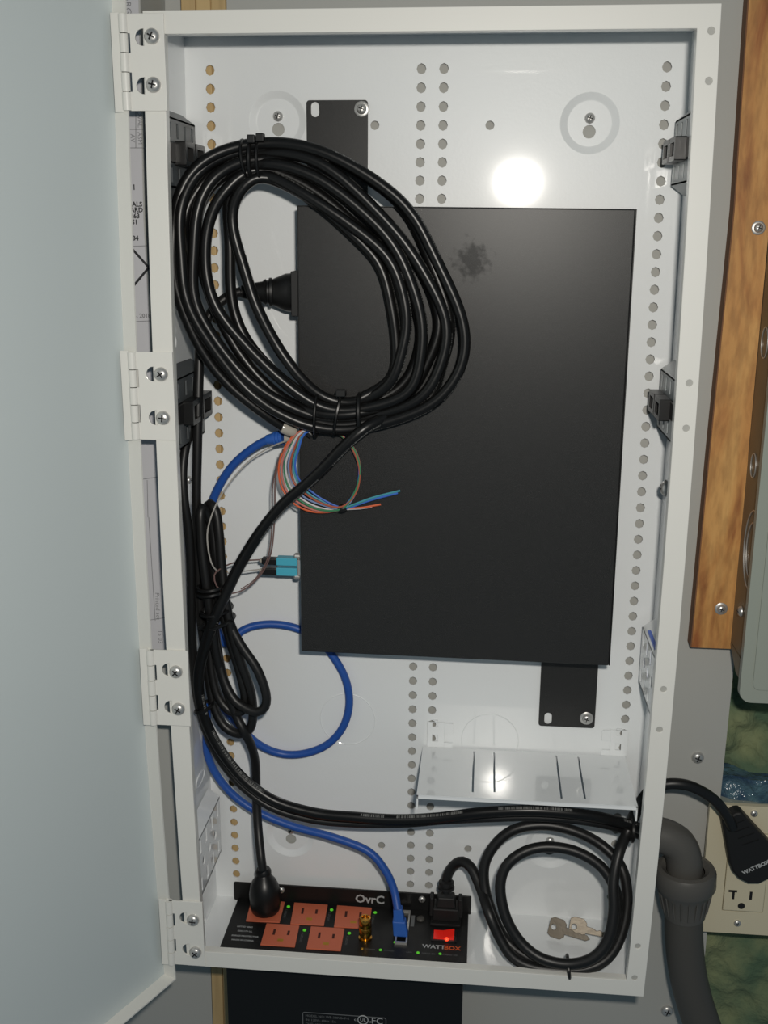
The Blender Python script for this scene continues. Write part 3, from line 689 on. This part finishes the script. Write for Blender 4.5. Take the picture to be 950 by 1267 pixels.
mb = MB(); mb.prism([(ra.x+.3, ra.y+.2, ZF), (rb.x-.3, ra.y+.2, ZF), (rb.x-.3, ra.y+.2, ZF+4.5), (xm, ra.y+.2, ZF+2.2), (ra.x+.3, ra.y+.2, ZF+2.2)], (0, rb.y-ra.y-.4, 0)); rk = obj('rocker_switch', mb, M['rocker'], ps, bevel=.3, label='lit red rocker')
l = az(552.5, 1161.5, ZF+3.2); mb = MB(); mb.smooth = True; mb.lathe([(1.7, -1), (1.7, 0), (1.0, .8), (0, 1)], (l.x, l.y, ZF+3.2), (0, 0, 1), 12); obj('lamp', mb, M['rockerhot'], rk)
ia, ib = az(534, 1144, ZF), az(569, 1122, ZF)
mb = MB(); mb.box(ia.x-1, ib.x+1, ia.y-2, ib.y+4, ZF, ZF+2.5); obj('power_inlet', mb, M['blackm'], ps, bevel=.5)
l = az(451, 1166, ZF)
mb = MB(); mb.smooth = True; mb.lathe([(0, -.3), (5.6, -.3), (5.6, 1.6), (4.4, 1.7), (4.4, 4), (5.3, 4.2), (5.3, 11), (5.0, 11.5), (5.2, 12), (5.2, 19), (4.6, 20), (3.2, 20.2), (3.0, 18.6), (0, 18.6)], (l.x, l.y+5, ZF), (0, 0, 1), 20); obj('coax_terminal', mb, M['brass'], ps, label='brass coax terminal')
# printed label on the body below
lb = at(425, 1263, 22); lt = at(374, 1248, 22); rt = at(478, 1256.5, 22)
mb = MB(); plate(mb, rrect(lt.x, rt.x, lt.z-32, lt.z-3, 2), [rrect(lt.x+.6, rt.x-.6, lt.z-31.4, lt.z-3.6, 1.5)], .15, xz(21.85)); rl = obj('rating_label', mb, M['printd'], body)
for k, s_ in enumerate(('MODEL NO: WB-300VB-IP-5', 'IN: 120V~ 60Hz 15A', 'OUT: 120V~ 60Hz 15A MAX TOTAL', 'SURGE PROTECTIVE DEVICE')):
    text('lettering', s_, 3.0, plane_map((lt.x+2.5, 21.9, lt.z-6.4-4*k), (1, 0, 0), (0, 0, 1)), M['printd'], body, 'LEFT')
q = at(449, 1262, 21.9); mb = MB(); mb.ring(q, (0, 1, 0), 4.2, .45, 24, 6); obj('listing_mark', mb, M['print_'], body)
text('lettering', 'UL', 4.2, plane_map((q.x, 21.9, q.z), (1, 0, 0), (0, 0, 1)), M['print_'], body); text('lettering', 'c', 4, plane_map((q.x-6.5, 21.9, q.z), (1, 0, 0), (0, 0, 1)), M['print_'], body)
text('lettering', 'us', 3.4, plane_map((q.x+6.6, 21.9, q.z-1), (1, 0, 0), (0, 0, 1)), M['print_'], body)
q = at(466.5, 1263.5, 21.9); text('lettering', 'FC', 8.5, plane_map(q, (1, 0, 0), (0, 0, 1)), M['print_'], body)

# ================================================================== BLACK COILED CABLE
CR = 4.1
ST = [  # strand centres round the coil, outermost first (clockwise from the top tie)
    [(318, y) for y in (177, 183, 189, 195, 201, 206, 211, 214)],
    [(402, 182), (399, 193), (396, 203), (393, 213), (390, 223), (387, 233), (384, 243), (388, 250)],
    [(503, 243), (487, 262), (479, 269), (472, 276), (466, 283), (460, 290), (454, 297), (450, 305)],
    [(539, 320), (531, 324), (522, 324), (512, 325), (502, 326), (492, 326), (482, 328), (473, 330)],
    [(574, 400), (564, 400), (553, 400), (542, 400), (530, 400), (518, 400), (505, 400), (488, 400)],
    [(572, 452), (549, 452), (541, 450), (531, 448), (521, 446), (511, 444), (500, 443), (489, 440)],
    [(545, 503), (525, 499), (519, 494), (512, 489), (505, 485), (498, 480), (491, 474), (484, 466)],
    [(452, 529), (451, 523), (450, 517), (449, 511), (449, 506), (448, 502), (447, 498), (446, 493)],
    [(400, 531), (400, 525), (400, 519), (400, 513), (401, 507), (402, 501), (403, 495), (404, 489)],
    [(350, 517), (350, 511), (350, 505), (351, 499), (352, 493), (352, 486), (352, 464), (356, 448)],
    [(298, 483), (299, 476), (300, 468), (301, 460), (301, 452), (302, 428), (303, 410), (316, 378)],
    [(224, 384), (229, 382), (236, 380), (243, 378), (250, 376), (273, 372), (284, 368), (302, 330)],
    [(218, 315), (222, 314), (229, 313), (237, 312), (245, 311), (259, 310), (271, 308), (297, 290)],
    [(218, 258), (223, 258), (231, 259), (239, 260), (247, 262), (260, 258), (274, 256), (297, 256)],
    [(248, 204), (252, 209), (257, 214), (263, 219), (270, 224), (279, 227), (289, 231), (303, 228)]]
def coil_y(i, k):
    base = (30, 38)[i % 2]
    if k in (11, 12, 13): base -= (9, 7, 5, 3, 1, 0, 0, 0)[i]      # swings forward where it passes the frame edge
    if k in (0, 8, 7): base += (3, -3, 6, -6, 2, -2, 6, -4)[i]
    if k in (10, 11, 12, 13) and i >= 5: base += 4
    return base
NS = len(ST)
# rebuild as one continuous spiral: each turn runs station 0..14 along one strand and steps to the next strand at the top tie
path = [(355, 531, 46), (330, 514, 40), (300, 492, 36), (266, 458, 32), (238, 412, 27), (215.5, 350, 23), (214.5, 290, 22), (222, 236, 24), (254, 196, 28)]
for i in range(8):
    for k in range(NS):
        if i == 7 and k > 7: break
        j = min(7, i+1) if k >= 9 else i
        jf = max(0, min(7, j+.55*math.sin(k*1.25+i*2.3))) if k not in (0, 8, 7) else j
        j0 = int(jf); j1 = min(7, j0+1); w_ = jf-j0
        path.append((ST[k][j0][0]*(1-w_)+ST[k][j1][0]*w_, ST[k][j0][1]*(1-w_)+ST[k][j1][1]*w_, coil_y(i, k)))
path_lead = [(450, 531, 25), (424, 554, 24), (400, 579, 26), (374, 603, 28), (350, 624, 30), (328, 650, 33), (309, 678, 36), (293, 706, 36), (279, 735, 34), (266, 764, 32), (255, 795, 34), (247, 826, 40), (246, 855, 44), (253, 888, 47), (266, 917, 47), (284, 944, 46), (308, 970, 44), (342, 992, 42), (390, 1006, 40), (440, 1011, 38),
             (490, 1014, 36), (540, 1012, 34), (600, 1005, 30), (660, 1003, 28), (715, 1007, 30), (755, 1014, 36), (783, 1022, 46), (799, 1029, 54)]
cc = thing('coiled_cable', 'thick black printed cable wound in a big coil hanging over the switch', 'cable', at(400, 530, 40))
mb = MB(); mb.tube(relax(P(path), 4.0, 14), CR, 10, spline=False); obj('coil', mb, M['jacket'], cc)
mb = MB(); mb.tube(P([(508, 478, 44), (494, 500, 42), (476, 516, 34)]+path_lead), CR+.25, 10, step=4.0); obj('lead', mb, M['jacket'], cc)
def wrap(name, pxa, pxb, ymid, dep, wid, m, parent, r=1.1, n=18):
    """zip tie drawn tight round a bundle from pixel pxa to pixel pxb"""
    a, b = at(*pxa, ymid), at(*pxb, ymid); cen = (a+b)/2; u = (b-a)/2
    pts = [cen+u*math.cos(2*PI*i/n)+Vector((0, dep, 0))*math.sin(2*PI*i/n) for i in range(n)]
    mb = MB(); mb.tube(pts, r, 6, closed=True, spline=False); return obj(name, mb, m, parent)
wrap('cable_tie', (300, 173), (306, 219), 34, 12, 2, M['blackp'], cc); wrap('cable_tie', (321, 170), (322, 220), 34, 12, 2, M['blackp'], cc); wrap('cable_tie', (312, 172), (312, 219), 34, 12.5, 2, M['blackp'], cc, 1.5)
for q in ((322, 171), (311, 173)):
    mb = MB(); c_ = at(*q, 22); mb.box(c_.x-2.6, c_.x+2.6, 19, 26, c_.z-2.2, c_.z+3.2); obj('tie_head', mb, M['blackp'], cc, bevel=.6)
wrap('cable_tie', (424, 484), (414, 538), 34, 12, 2, M['blackp'], cc); mb = MB(); c_ = at(423, 487, 22); mb.box(c_.x-4, c_.x+3, 18, 25, c_.z-2, c_.z+3); obj('tie_head', mb, M['blackp'], cc, bevel=.8)
wrap('cable_tie', (445, 487), (446, 534), 33, 12, 2, M['blackp'], cc, 1.6); wrap('cable_tie', (393, 486), (391, 540), 35, 12, 2, M['blackp'], cc)
mb = MB(); g0, g1 = at(349, 528, 44), at(367, 535, 47); mb.smooth = True
mb.lathe([(0, 0), (4.3, 0), (4.6, 2), (4.6, 9), (3.4, 11), (0, 11)], g0, g1-g0, 18); obj('gland', mb, M['clear'], cc, label='pale grey end gland')

# second black cable running down from the left jack block
v2 = thing('black_patch_cable', 'thin black cable from the left jack block down behind the second and third hinges', 'cable', at(240, 640, 40))
mb = MB(); mb.tube(P([(237, 500, 62), (235, 530, 50), (229, 556, 40), (226, 585, 35), (228, 620, 33), (233, 655, 35), (236, 700, 38), (237, 760, 42), (239, 815, 47), (243, 858, 50), (251, 893, 55), (262, 922, 56), (280, 951, 56), (304, 977, 54), (338, 1000, 52), (386, 1014, 50), (440, 1019, 48), (500, 1019, 46), (550, 1015, 45), (610, 1012, 42), (665, 1011, 40), (715, 1015, 41), (755, 1022, 46), (780, 1030, 56), (797, 1036, 64)]), 3.4, 10, step=4.5); obj('cable', mb, M['cord'], v2)
wrap('cable_tie', (782, 1010), (780, 1037), 50, 13, 2, M['blackp'], v2, 1.6); wrap('cable_tie', (243, 878), (264, 870), 49, 11, 2, M['blackp'], v2, 1.5)

# ================================================================== SWITCH POWER CORD (folded bundle on the left)
pc = thing('power_cable', 'black power cord from the switch, folded and tied on the left, plugged into first socket', 'power cord', at(270, 760, 50))
q0, q1 = at(365, 362, 68), at(296, 361, 62); axd = (q1-q0).normalized(); L_ = (q1-q0).length
mb = MB(); mb.smooth = True
mb.lathe([(0, 0), (15.5, 0), (15.5, 2), (14.0, 3.0), (13.5, 8), (10.5, 15), (9.4, 17.5), (10.4, 18), (10.4, 20), (8.6, 20.5), (8.6, 22), (9.6, 22.5), (7.6, 25), (6.4, L_*.8), (4.4, L_), (0, L_)], q0-axd*.8, axd, 24)
for v in mb.v:      # flatten front to back
    v.y = q0.y+(v.y-q0.y)*.62
obj('connector', mb, M['blackp'], pc)
mb = MB(); mb.tube(P([(298, 361, 61), (285, 365, 60), (270, 376, 58), (257, 394, 56), (248, 425, 54), (246, 465, 50), (245, 510, 47), (244, 560, 46), (243, 610, 46), (244, 660, 48), (245, 710, 50), (248, 760, 52), (253, 800, 54), (258, 840, 55), (265, 875, 54), (278, 899, 52), (296, 908, 50), (309, 902, 48), (313, 885, 46), (310, 855, 44), (297, 817, 42), (286, 780, 40), (279, 740, 40), (274, 700, 41), (271, 660, 42), (267, 633, 44), (260, 623, 47), (255, 632, 50), (254, 665, 52), (257, 705, 52), (262, 745, 50), (267, 790, 46), (275, 835, 43), (287, 862, 40), (300, 874, 38), (318, 881, 36), (328, 874, 36), (329, 858, 36), (318, 828, 37), (298, 798, 39), (285, 772, 41), (276, 735, 44), (268, 690, 46), (263, 655, 47), (256, 634, 44), (250, 628, 40), (248, 640, 37), (250, 680, 36), (255, 720, 36), (261, 765, 38), (268, 810, 42), (279, 850, 46), (292, 885, 47), (302, 905, 45), (311, 923, 52), (316, 945, 59), (317, 980, 61), (319, 1022, 54), (323, 1062, 42), (325, 1076, 40)]), 3.7, 10, step=4.0); obj('cord', mb, M['cord'], pc)
mb = MB(); mb.tube(P([(252, 640, 52), (249, 690, 54), (254, 740, 56), (259, 790, 54), (262, 830, 52), (270, 862, 50), (285, 880, 48), (299, 880, 46), (303, 862, 46), (296, 830, 46), (285, 795, 46), (275, 755, 47), (266, 715, 49), (263, 670, 50), (260, 640, 52)]), 3.7, 10, step=4.0); obj('cord', mb, M['cord'], pc)
for a, b, y_ in (((246, 726), (281, 722), 44), ((246, 732), (282, 728), 44), ((250, 757), (286, 752), 44), ((252, 774), (289, 764), 44)): wrap('cable_tie', a, b, y_, 15, 2, M['blackp'], pc, 1.7)
mb = MB(); t0, t1 = at(255, 772, 34), at(246, 778, 34); mb.tube([t0, (t0+t1)/2, t1], 1.6, 6, spline=False); obj('tie_tail', mb, M['blackp'], pc)
plug = az(329, 1128, ZF+1.2); ptop = at(325.5, 1074, plug.y+4); axd = (ptop-plug).normalized(); L_ = (ptop-plug).length
mb = MB(); mb.smooth = True
mb.lathe([(0, 0), (10.5, 0), (12.0, 2), (13.2, 8), (13.4, L_*.45), (12.2, L_*.6), (10.0, L_*.72), (7.0, L_*.82), (6.0, L_*.86), (6.8, L_*.87), (6.8, L_*.94), (5.4, L_), (0, L_)], plug, axd, 24); obj('plug', mb, M['blackp'], pc)

# ================================================================== BLUE PATCH CABLE
bc = thing('blue_patch_cable', 'blue patch cable looped round the lower left and plugged into the power strip', 'cable', at(350, 900, 80))
mb = MB(); mb.tube(P([(344, 541, 62), (325, 547, 64), (305, 560, 66), (287, 577, 68), (273, 598, 70), (263, 622, 72), (259, 660, 72), (260, 720, 74), (266, 770, 76), (280, 797, 78), (300, 780, 83), (322, 773, 86.5), (348, 773, 88), (374, 780, 88.3)] + [(395, 793, 88.3), (414, 815, 88.3), (428, 842, 88.3), (432, 872, 88.3), (424, 900, 88), (405, 921, 88), (378, 932, 88), (350, 933, 88), (325, 924, 85), (305, 908, 82), (285, 886, 76), (268, 868, 70), (258, 870, 68), (256, 890, 70), (257, 934, 72), (276, 970, 72), (309, 999, 71), (358, 1021, 68), (412, 1036, 64), (455, 1053, 60), (476, 1076, 56), (487, 1100, 52), (492, 1125, az(494, 1140, 20).y)]), 3.3, 10, step=4.0); obj('cable', mb, M['blue'], bc)
mb = MB(); b0, b1 = at(330, 544, 63), at(352, 541, 61); mb.smooth = True
mb.lathe([(0, 0), (3.6, 0), (4.4, 5), (4.4, 6.5), (5.4, 6.6), (5.4, 8), (4.6, 8.1), (4.6, 9.2), (5.6, 9.3), (5.6, 10.8), (4.8, 11), (4.8, 12), (5.6, 12.2), (5.6, 13.6), (0, 13.6)], b0, b1-b0, 18); obj('boot', mb, M['blueboot'], bc)
pa_ = at(352, 541, 61); pe = at(371, 541, 61); mb = MB(); mb.box(pa_.x, pe.x+.5, 57, 66, pa_.z-4, pa_.z+4.5); obj('plug', mb, M['clear'], bc, bevel=.6)
bt = az(496, 1156, ZF+2); bu = at(492, 1122, bt.y+3); dv = (bu-bt)
mb = MB(); mb.prism([bt+Vector((-6, -4, 0)), bt+Vector((6, -4, 0)), bt+Vector((6, 4.5, 0)), bt+Vector((-6, 4.5, 0))], [bt+dv*.55+Vector(k) for k in ((-5.4, -3.8, 0), (5.4, -3.8, 0), (5.4, 3.8, 0), (-5.4, 3.8, 0))]); obj('boot', mb, M['blueboot'], bc, bevel=1)
mb = MB(); mb.prism([bt+dv*.5+Vector(k) for k in ((-4.6, -3.6, 0), (4.6, -3.6, 0), (4.6, 3.6, 0), (-4.6, 3.6, 0))], [bt+dv+Vector(k) for k in ((-3.6, -3.2, 0), (3.6, -3.2, 0), (3.6, 3.2, 0), (-3.6, 3.2, 0))]); obj('strain_relief', mb, M['blueboot'], bc, bevel=.8)

# ================================================================== LOOSE FIBRES AND CONNECTORS
ff = thing('fibre_bundle', 'small ring of thin coloured fibres tied together in front of the switch edge', 'fibres', at(400, 600, 44))
RING = [(372, 534), (354, 553), (345, 578), (350, 605), (366, 624), (392, 634), (423, 630), (439, 610), (445, 583), (439, 559), (424, 540), (405, 530)]
RING2 = [(378, 536), (370, 556), (366, 576), (371, 594), (384, 608), (402, 619), (423, 627), (440, 608), (445, 583), (437, 557), (421, 537), (403, 527)]
keys = list(FIB)
for i, kname in enumerate(keys*1):
    t = i/7.0
    rng = [(a[0]*(1-t)+b[0]*t+random.uniform(-1, 1), a[1]*(1-t)+b[1]*t+random.uniform(-1, 1), (43-2.2*(i % 3) if j not in (0, 1, 2, 3) else 45-2*(i % 4))) for j, (a, b) in enumerate(zip(RING, RING2))]
    mb = MB(); mb.tube(P(rng), .78, 6, closed=True, step=4); obj('fibre', mb, FIB[kname], ff)
for i, (kname, e, mid) in enumerate((('teal', (495, 607), (460, 616)), ('green', (480, 612), (455, 619)), ('orange', (471, 624), (448, 628)), ('white', (460, 627), (445, 629)), ('blue', (492, 610), (458, 619)))):
    mb = MB(); mb.tube(P([(418, 629+i*.6, 42), (426, 628.5+i*.5, 41), (*mid, 43), (*e, 45)]), .8, 6, step=4); obj('fibre', mb, FIB[kname], ff)
mb = MB(); c_ = at(423.5, 629, 41); mb.smooth = True; mb.lathe([(0, -3), (2.6, -3), (3.3, -1), (3.3, 1.4), (2.6, 3), (0, 3)], c_, (1, 0, .35), 14); obj('tie', mb, M['blackp'], ff)
mb = MB(); c_ = at(383, 536, 43); mb.smooth = True; mb.lathe([(0, -3), (2.4, -3), (3.0, 0), (2.4, 3), (0, 3)], c_, (-.6, 0, .6), 14); obj('tie', mb, M['blackp'], ff)
fp = thing('fibre_pigtail', 'aqua and black twin optical connector with hair-thin leads, plugged into the switch side', 'connector', at(345, 700, 64))
for k, (ya, yb, hasy) in enumerate(((688.5, 698.5, 693.5), (700.5, 711, 706))):
    a, b = at(343, ya, 64), at(368.5, yb, 64); mb = MB(); mb.box(a.x, b.x, 59.5, 68, b.z, a.z); obj('connector', mb, M['aqua'], fp, bevel=.5)
    a2, b2 = at(324.5, ya+.8, 64), at(343, yb-.8, 64); mb = MB(); mb.box(a2.x, b2.x+.2, 60.2, 67.2, b2.z, a2.z); obj('boot', mb, M['blackp'], fp, bevel=.8)
    q = at(324, hasy, 63.7); mb = MB(); mb.smooth = True; mb.lathe([(0, 0), (1.9, 0), (1.7, 2.2), (1.0, 2.8), (0, 2.8)], (q.x+.6, 63.7, q.z), (-1, 0, 0), 12); obj('ferrule', mb, M['clear'], fp)
mb = MB(); mb.tube(P([(358, 544, 44), (335, 553, 52), (312, 567, 52), (292, 587, 48), (274, 612, 36), (264, 632, 32), (257, 655, 31), (257, 675, 31), (261, 695, 32), (268, 706, 36), (280, 709, 50), (300, 707, 58), (322, 704.5, 63)]), .62, 6, step=4); obj('lead', mb, GREYPIG, fp, label='pale grey lead')
mb = MB(); mb.tube(P([(350, 556, 44), (341, 590, 50), (340, 625, 54), (338.5, 660, 54), (335, 685, 52), (326, 706, 54), (312, 722, 52), (296, 732, 46), (280, 734, 40), (268, 725, 31), (265, 712, 31), (271, 705, 36), (284, 698, 48), (300, 694, 58), (322, 692.5, 63)]), .62, 6, step=4); obj('lead', mb, BROWNPIG, fp, label='brown lead')
mb = MB(); mb.tube(P([(347, 560, 45), (337.5, 600, 51), (336.5, 640, 55), (335, 670, 54), (329, 696, 53), (315, 717, 52), (298, 729, 47)]), .5, 6, step=4); obj('lead', mb, BROWNPIG, fp)

# ================================================================== COILED MAINS CORD AND FLAT PLUG, BOTTOM RIGHT
mc = thing('mains_cable', 'thick black mains cord coiled twice at bottom right, its flat plug outside in the outlet', 'power cord', (300, 30, 5))
def yc(py): t = (py-1021)/(1204-1021.0); return 52-44*max(0, min(1, t))
def Q(l, dy=0): return [at(a, b, yc(b)+dy+(e[0] if e else 0)) for a, b, *e in l]
A = at(553, 1098, az(552, 1130, 20).y)
pts = [at(552, 1104, 64), at(553, 1085, 66), at(561, 1071, 66), at(572, 1066, 62), at(583, 1074, 56), at(595, 1100, 44)]
pts += Q([(605, 1130), (618, 1160), (634, 1184), (660, 1197), (700, 1201), (734, 1196), (757, 1179), (771, 1148), (776, 1110), (769, 1074)])
pts += Q([(747, 1048, 4), (715, 1030, 4), (677, 1021, 4), (640, 1025, 4), (615, 1042, 6), (600, 1068, 8), (600, 1100, 9), (611, 1135, 8), (625, 1162, 8), (648, 1182, 5), (680, 1193, 2)])
pts += Q([(712, 1194, -1), (738, 1184, -3), (755, 1163, -5), (763, 1135, -6), (762, 1104, -7), (745, 1074, -7), (716, 1055, -7), (684, 1048, -7), (656, 1051, -7), (634, 1063, -7), (622, 1080, -6), (619, 1104, -5), (627, 1138, -4), (645, 1167, -3), (670, 1186, -4)])
pts += Q([(703, 1193, -6), (732, 1186, -9), (751, 1165, -11), (759, 1130, -13), (759, 1090, -14), (766, 1055, -13), (775, 1032, -6)])+[at(784, 1012, 48), at(792, 993, 52), at(805, 977, 52), at(825, 970, 50), at(848, 971, 50), at(868, 979, 54), at(886, 992, 60), at(899, 1009, 66), at(906, 1024, 70)]
for p_ in pts:
    if p_.z < 9.0 and p_.x < 359: p_.z = 9.0
mb = MB(); mb.tube(pts, 4.3, 12, step=4); obj('cord', mb, M['cord'], mc)
wrap('cable_tie', (702, 1186), (704, 1206), 9, 10, 2, M['blackp'], mc, 1.4)
# moulded inlet connector on the power strip
ca = az(551.5, 1133, ZF+2.5)
def blk(x0, x1, y0, y1, z0, z1, k=1.0):
    cx, cy = (x0+x1)/2, (y0+y1)/2
    lo = [(x0, y0, z0), (x1, y0, z0), (x1, y1, z0), (x0, y1, z0)]; hi = [(cx+(a-cx)*k, cy+(b-cy)*k, z1) for a, b, _ in lo]
    m_ = MB(); m_.prism(lo, hi); return m_
cv = obj('connector', blk(ca.x-11.5, ca.x+11.5, ca.y-8, ca.y+8, ZF+2.2, ZF+14, .96), M['blackm'], mc, bevel=1.2)
for s_ in (-1, 1): obj('grip', blk(ca.x+s_*12-2, ca.x+s_*12+2, ca.y-6, ca.y+6, ZF+5, ZF+22, .8), M['blackm'], cv, bevel=.8)
obj('collar', blk(ca.x-8.5, ca.x+8.5, ca.y-6.5, ca.y+6.5, ZF+14, ZF+23, .8), M['blackm'], mc, bevel=1.0)
mb = MB(); mb.smooth = True; tp = at(552, 1096, 64); mb.lathe([(0, 0), (7, 0), (7, 2), (5.6, 2.4), (5.6, 4), (6.4, 4.4), (6.4, 6.4), (5.2, 7), (0, 7)], tp+Vector((0, -1, -2)), (0, .15, 1), 18); obj('strain_relief', mb, M['blackm'], mc)
# flat plug
u_ = (at(921, 1079, 70)-at(948, 1067, 70)); ud = Vector((-u_.x, 0, -u_.z)).normalized(); vd = Vector((-ud.z, 0, ud.x))
cpl = at(938, 1052, 70)
ol = [at(893, 1016, 70), at(902, 1068, 70), at(906, 1079, 70), at(914, 1088, 70), at(926, 1094, 70), at(940, 1094, 70), at(954, 1087, 70), at(962, 1075, 70), at(963, 1062, 70), at(958, 1050, 70), at(917, 1005, 70), at(910, 1006, 70)]
mb = MB(); mb.prism(ol[::-1], (0, 13, 0)); pg = obj('flat_plug', mb, M['blackm'], mc, bevel=2)
text('lettering', 'WATTBOX', 4.6, plane_map(at(935, 1073.2, 69.9), ud, vd), M['print_'], pg, bold=.05)
for k in range(4):
    a, b = at(903+k*5, 1022+k*8, 69.8), at(921+k*6, 1015+k*8, 69.8); mb = MB(); mb.tube([a, b], .35, 5, spline=False); obj('grip_ridge', mb, M['blackp'], pg)

# keys dropped on the enclosure floor
def key(o, u, v, bow_w, label):
    o = Vector(o); u = Vector(u).normalized(); v = Vector(v); v = (v-u*v.dot(u)).normalized(); n = u.cross(v)
    f = lambda a, b, c: o+u*a+v*b+n*c
    out = [(0, -6), (3, -8), (11, -8), (14, -5), (14, -3), (32, -2.2), (35, 0), (32, 2.2), (29, 2.2), (27.5, 1.4), (25, 2.4), (22.5, 1.2), (19, 2.6), (16, 2.6), (14, 3), (14, 5), (11, 8), (3, 8), (0, 6)]
    mb = MB(); plate(mb, out, [circ(4, 0, 2.2, 12)], 1.6, f)
    k = obj('key', mb, M['nickel'], bevel=.3, label=label, cat='key', group='keys on the enclosure floor')
    return k
ka = az(680, 1136, 16); key((ka.x, ka.y, 9), (1, -.35, -.08), (.1, .6, 1), 8, 'small steel key lying on the enclosure floor, upper left of the pair')
kb = az(704, 1146, 10); key((kb.x, kb.y-1, 11.5), (1, -.15, -.12), (.1, .6, 1), 8, 'small steel key lying on the enclosure floor, its tip pointing right')

# ================================================================== CONDUIT OUT OF THE SIDE
cn = thing('conduit', 'grey flexible conduit with a ribbed elbow leaving the right side of the enclosure', 'conduit', at(850, 1180, 50))
YC = 50
mb = MB(); mb.tube(P([(812, 1032, YC), (826, 1036, YC), (840, 1046, YC), (846, 1062, YC), (847, 1090, YC)]), 14.0, 20, step=3); obj('elbow', mb, M['fitting'], cn)
mb = MB(); mb.smooth = True; q = at(818, 1032, YC); mb.lathe([(0, 0), (20, 0), (20, 3), (15, 3.2), (0, 3.2)], (362.2, YC, q.z), (1, 0, 0), 26); obj('locknut', mb, M['zinc'], cn)
n0, n1 = at(848, 1072, YC), at(846.5, 1131, YC)
mb = MB(); mb.smooth = True; L_ = (n1-n0).length
mb.lathe([(15, 3), (19, 0), (22.5, 1), (24, 4), (24, L_*.36), (22.5, L_*.42), (19.5, L_*.55), (17.5, L_*.85), (16.4, L_), (15, L_)], n0, n1-n0, 32); nt_ = obj('compression_nut', mb, M['fitting'], cn)
for k in range(20):
    a = 2*PI*k/20; axd = (n1-n0).normalized(); u = Vector((1, 0, 0)); u = (u-axd*u.dot(axd)).normalized(); v = axd.cross(u)
    d = u*math.cos(a)+v*math.sin(a); mb = MB(); mb.tube([n0+axd*L_*.48+d*20.8, n0+axd*L_*.9+d*17.2], .8, 5, spline=False); obj('rib', mb, M['fitting'], nt_)
mb = MB(); mb.tube(P([(846, 1120, YC), (846, 1160, YC), (850, 1200, YC), (858, 1235, YC), (870, 1272, YC), (884, 1310, YC+5)]), 15.2, 22, step=4); obj('hose', mb, M['conduit'], cn)
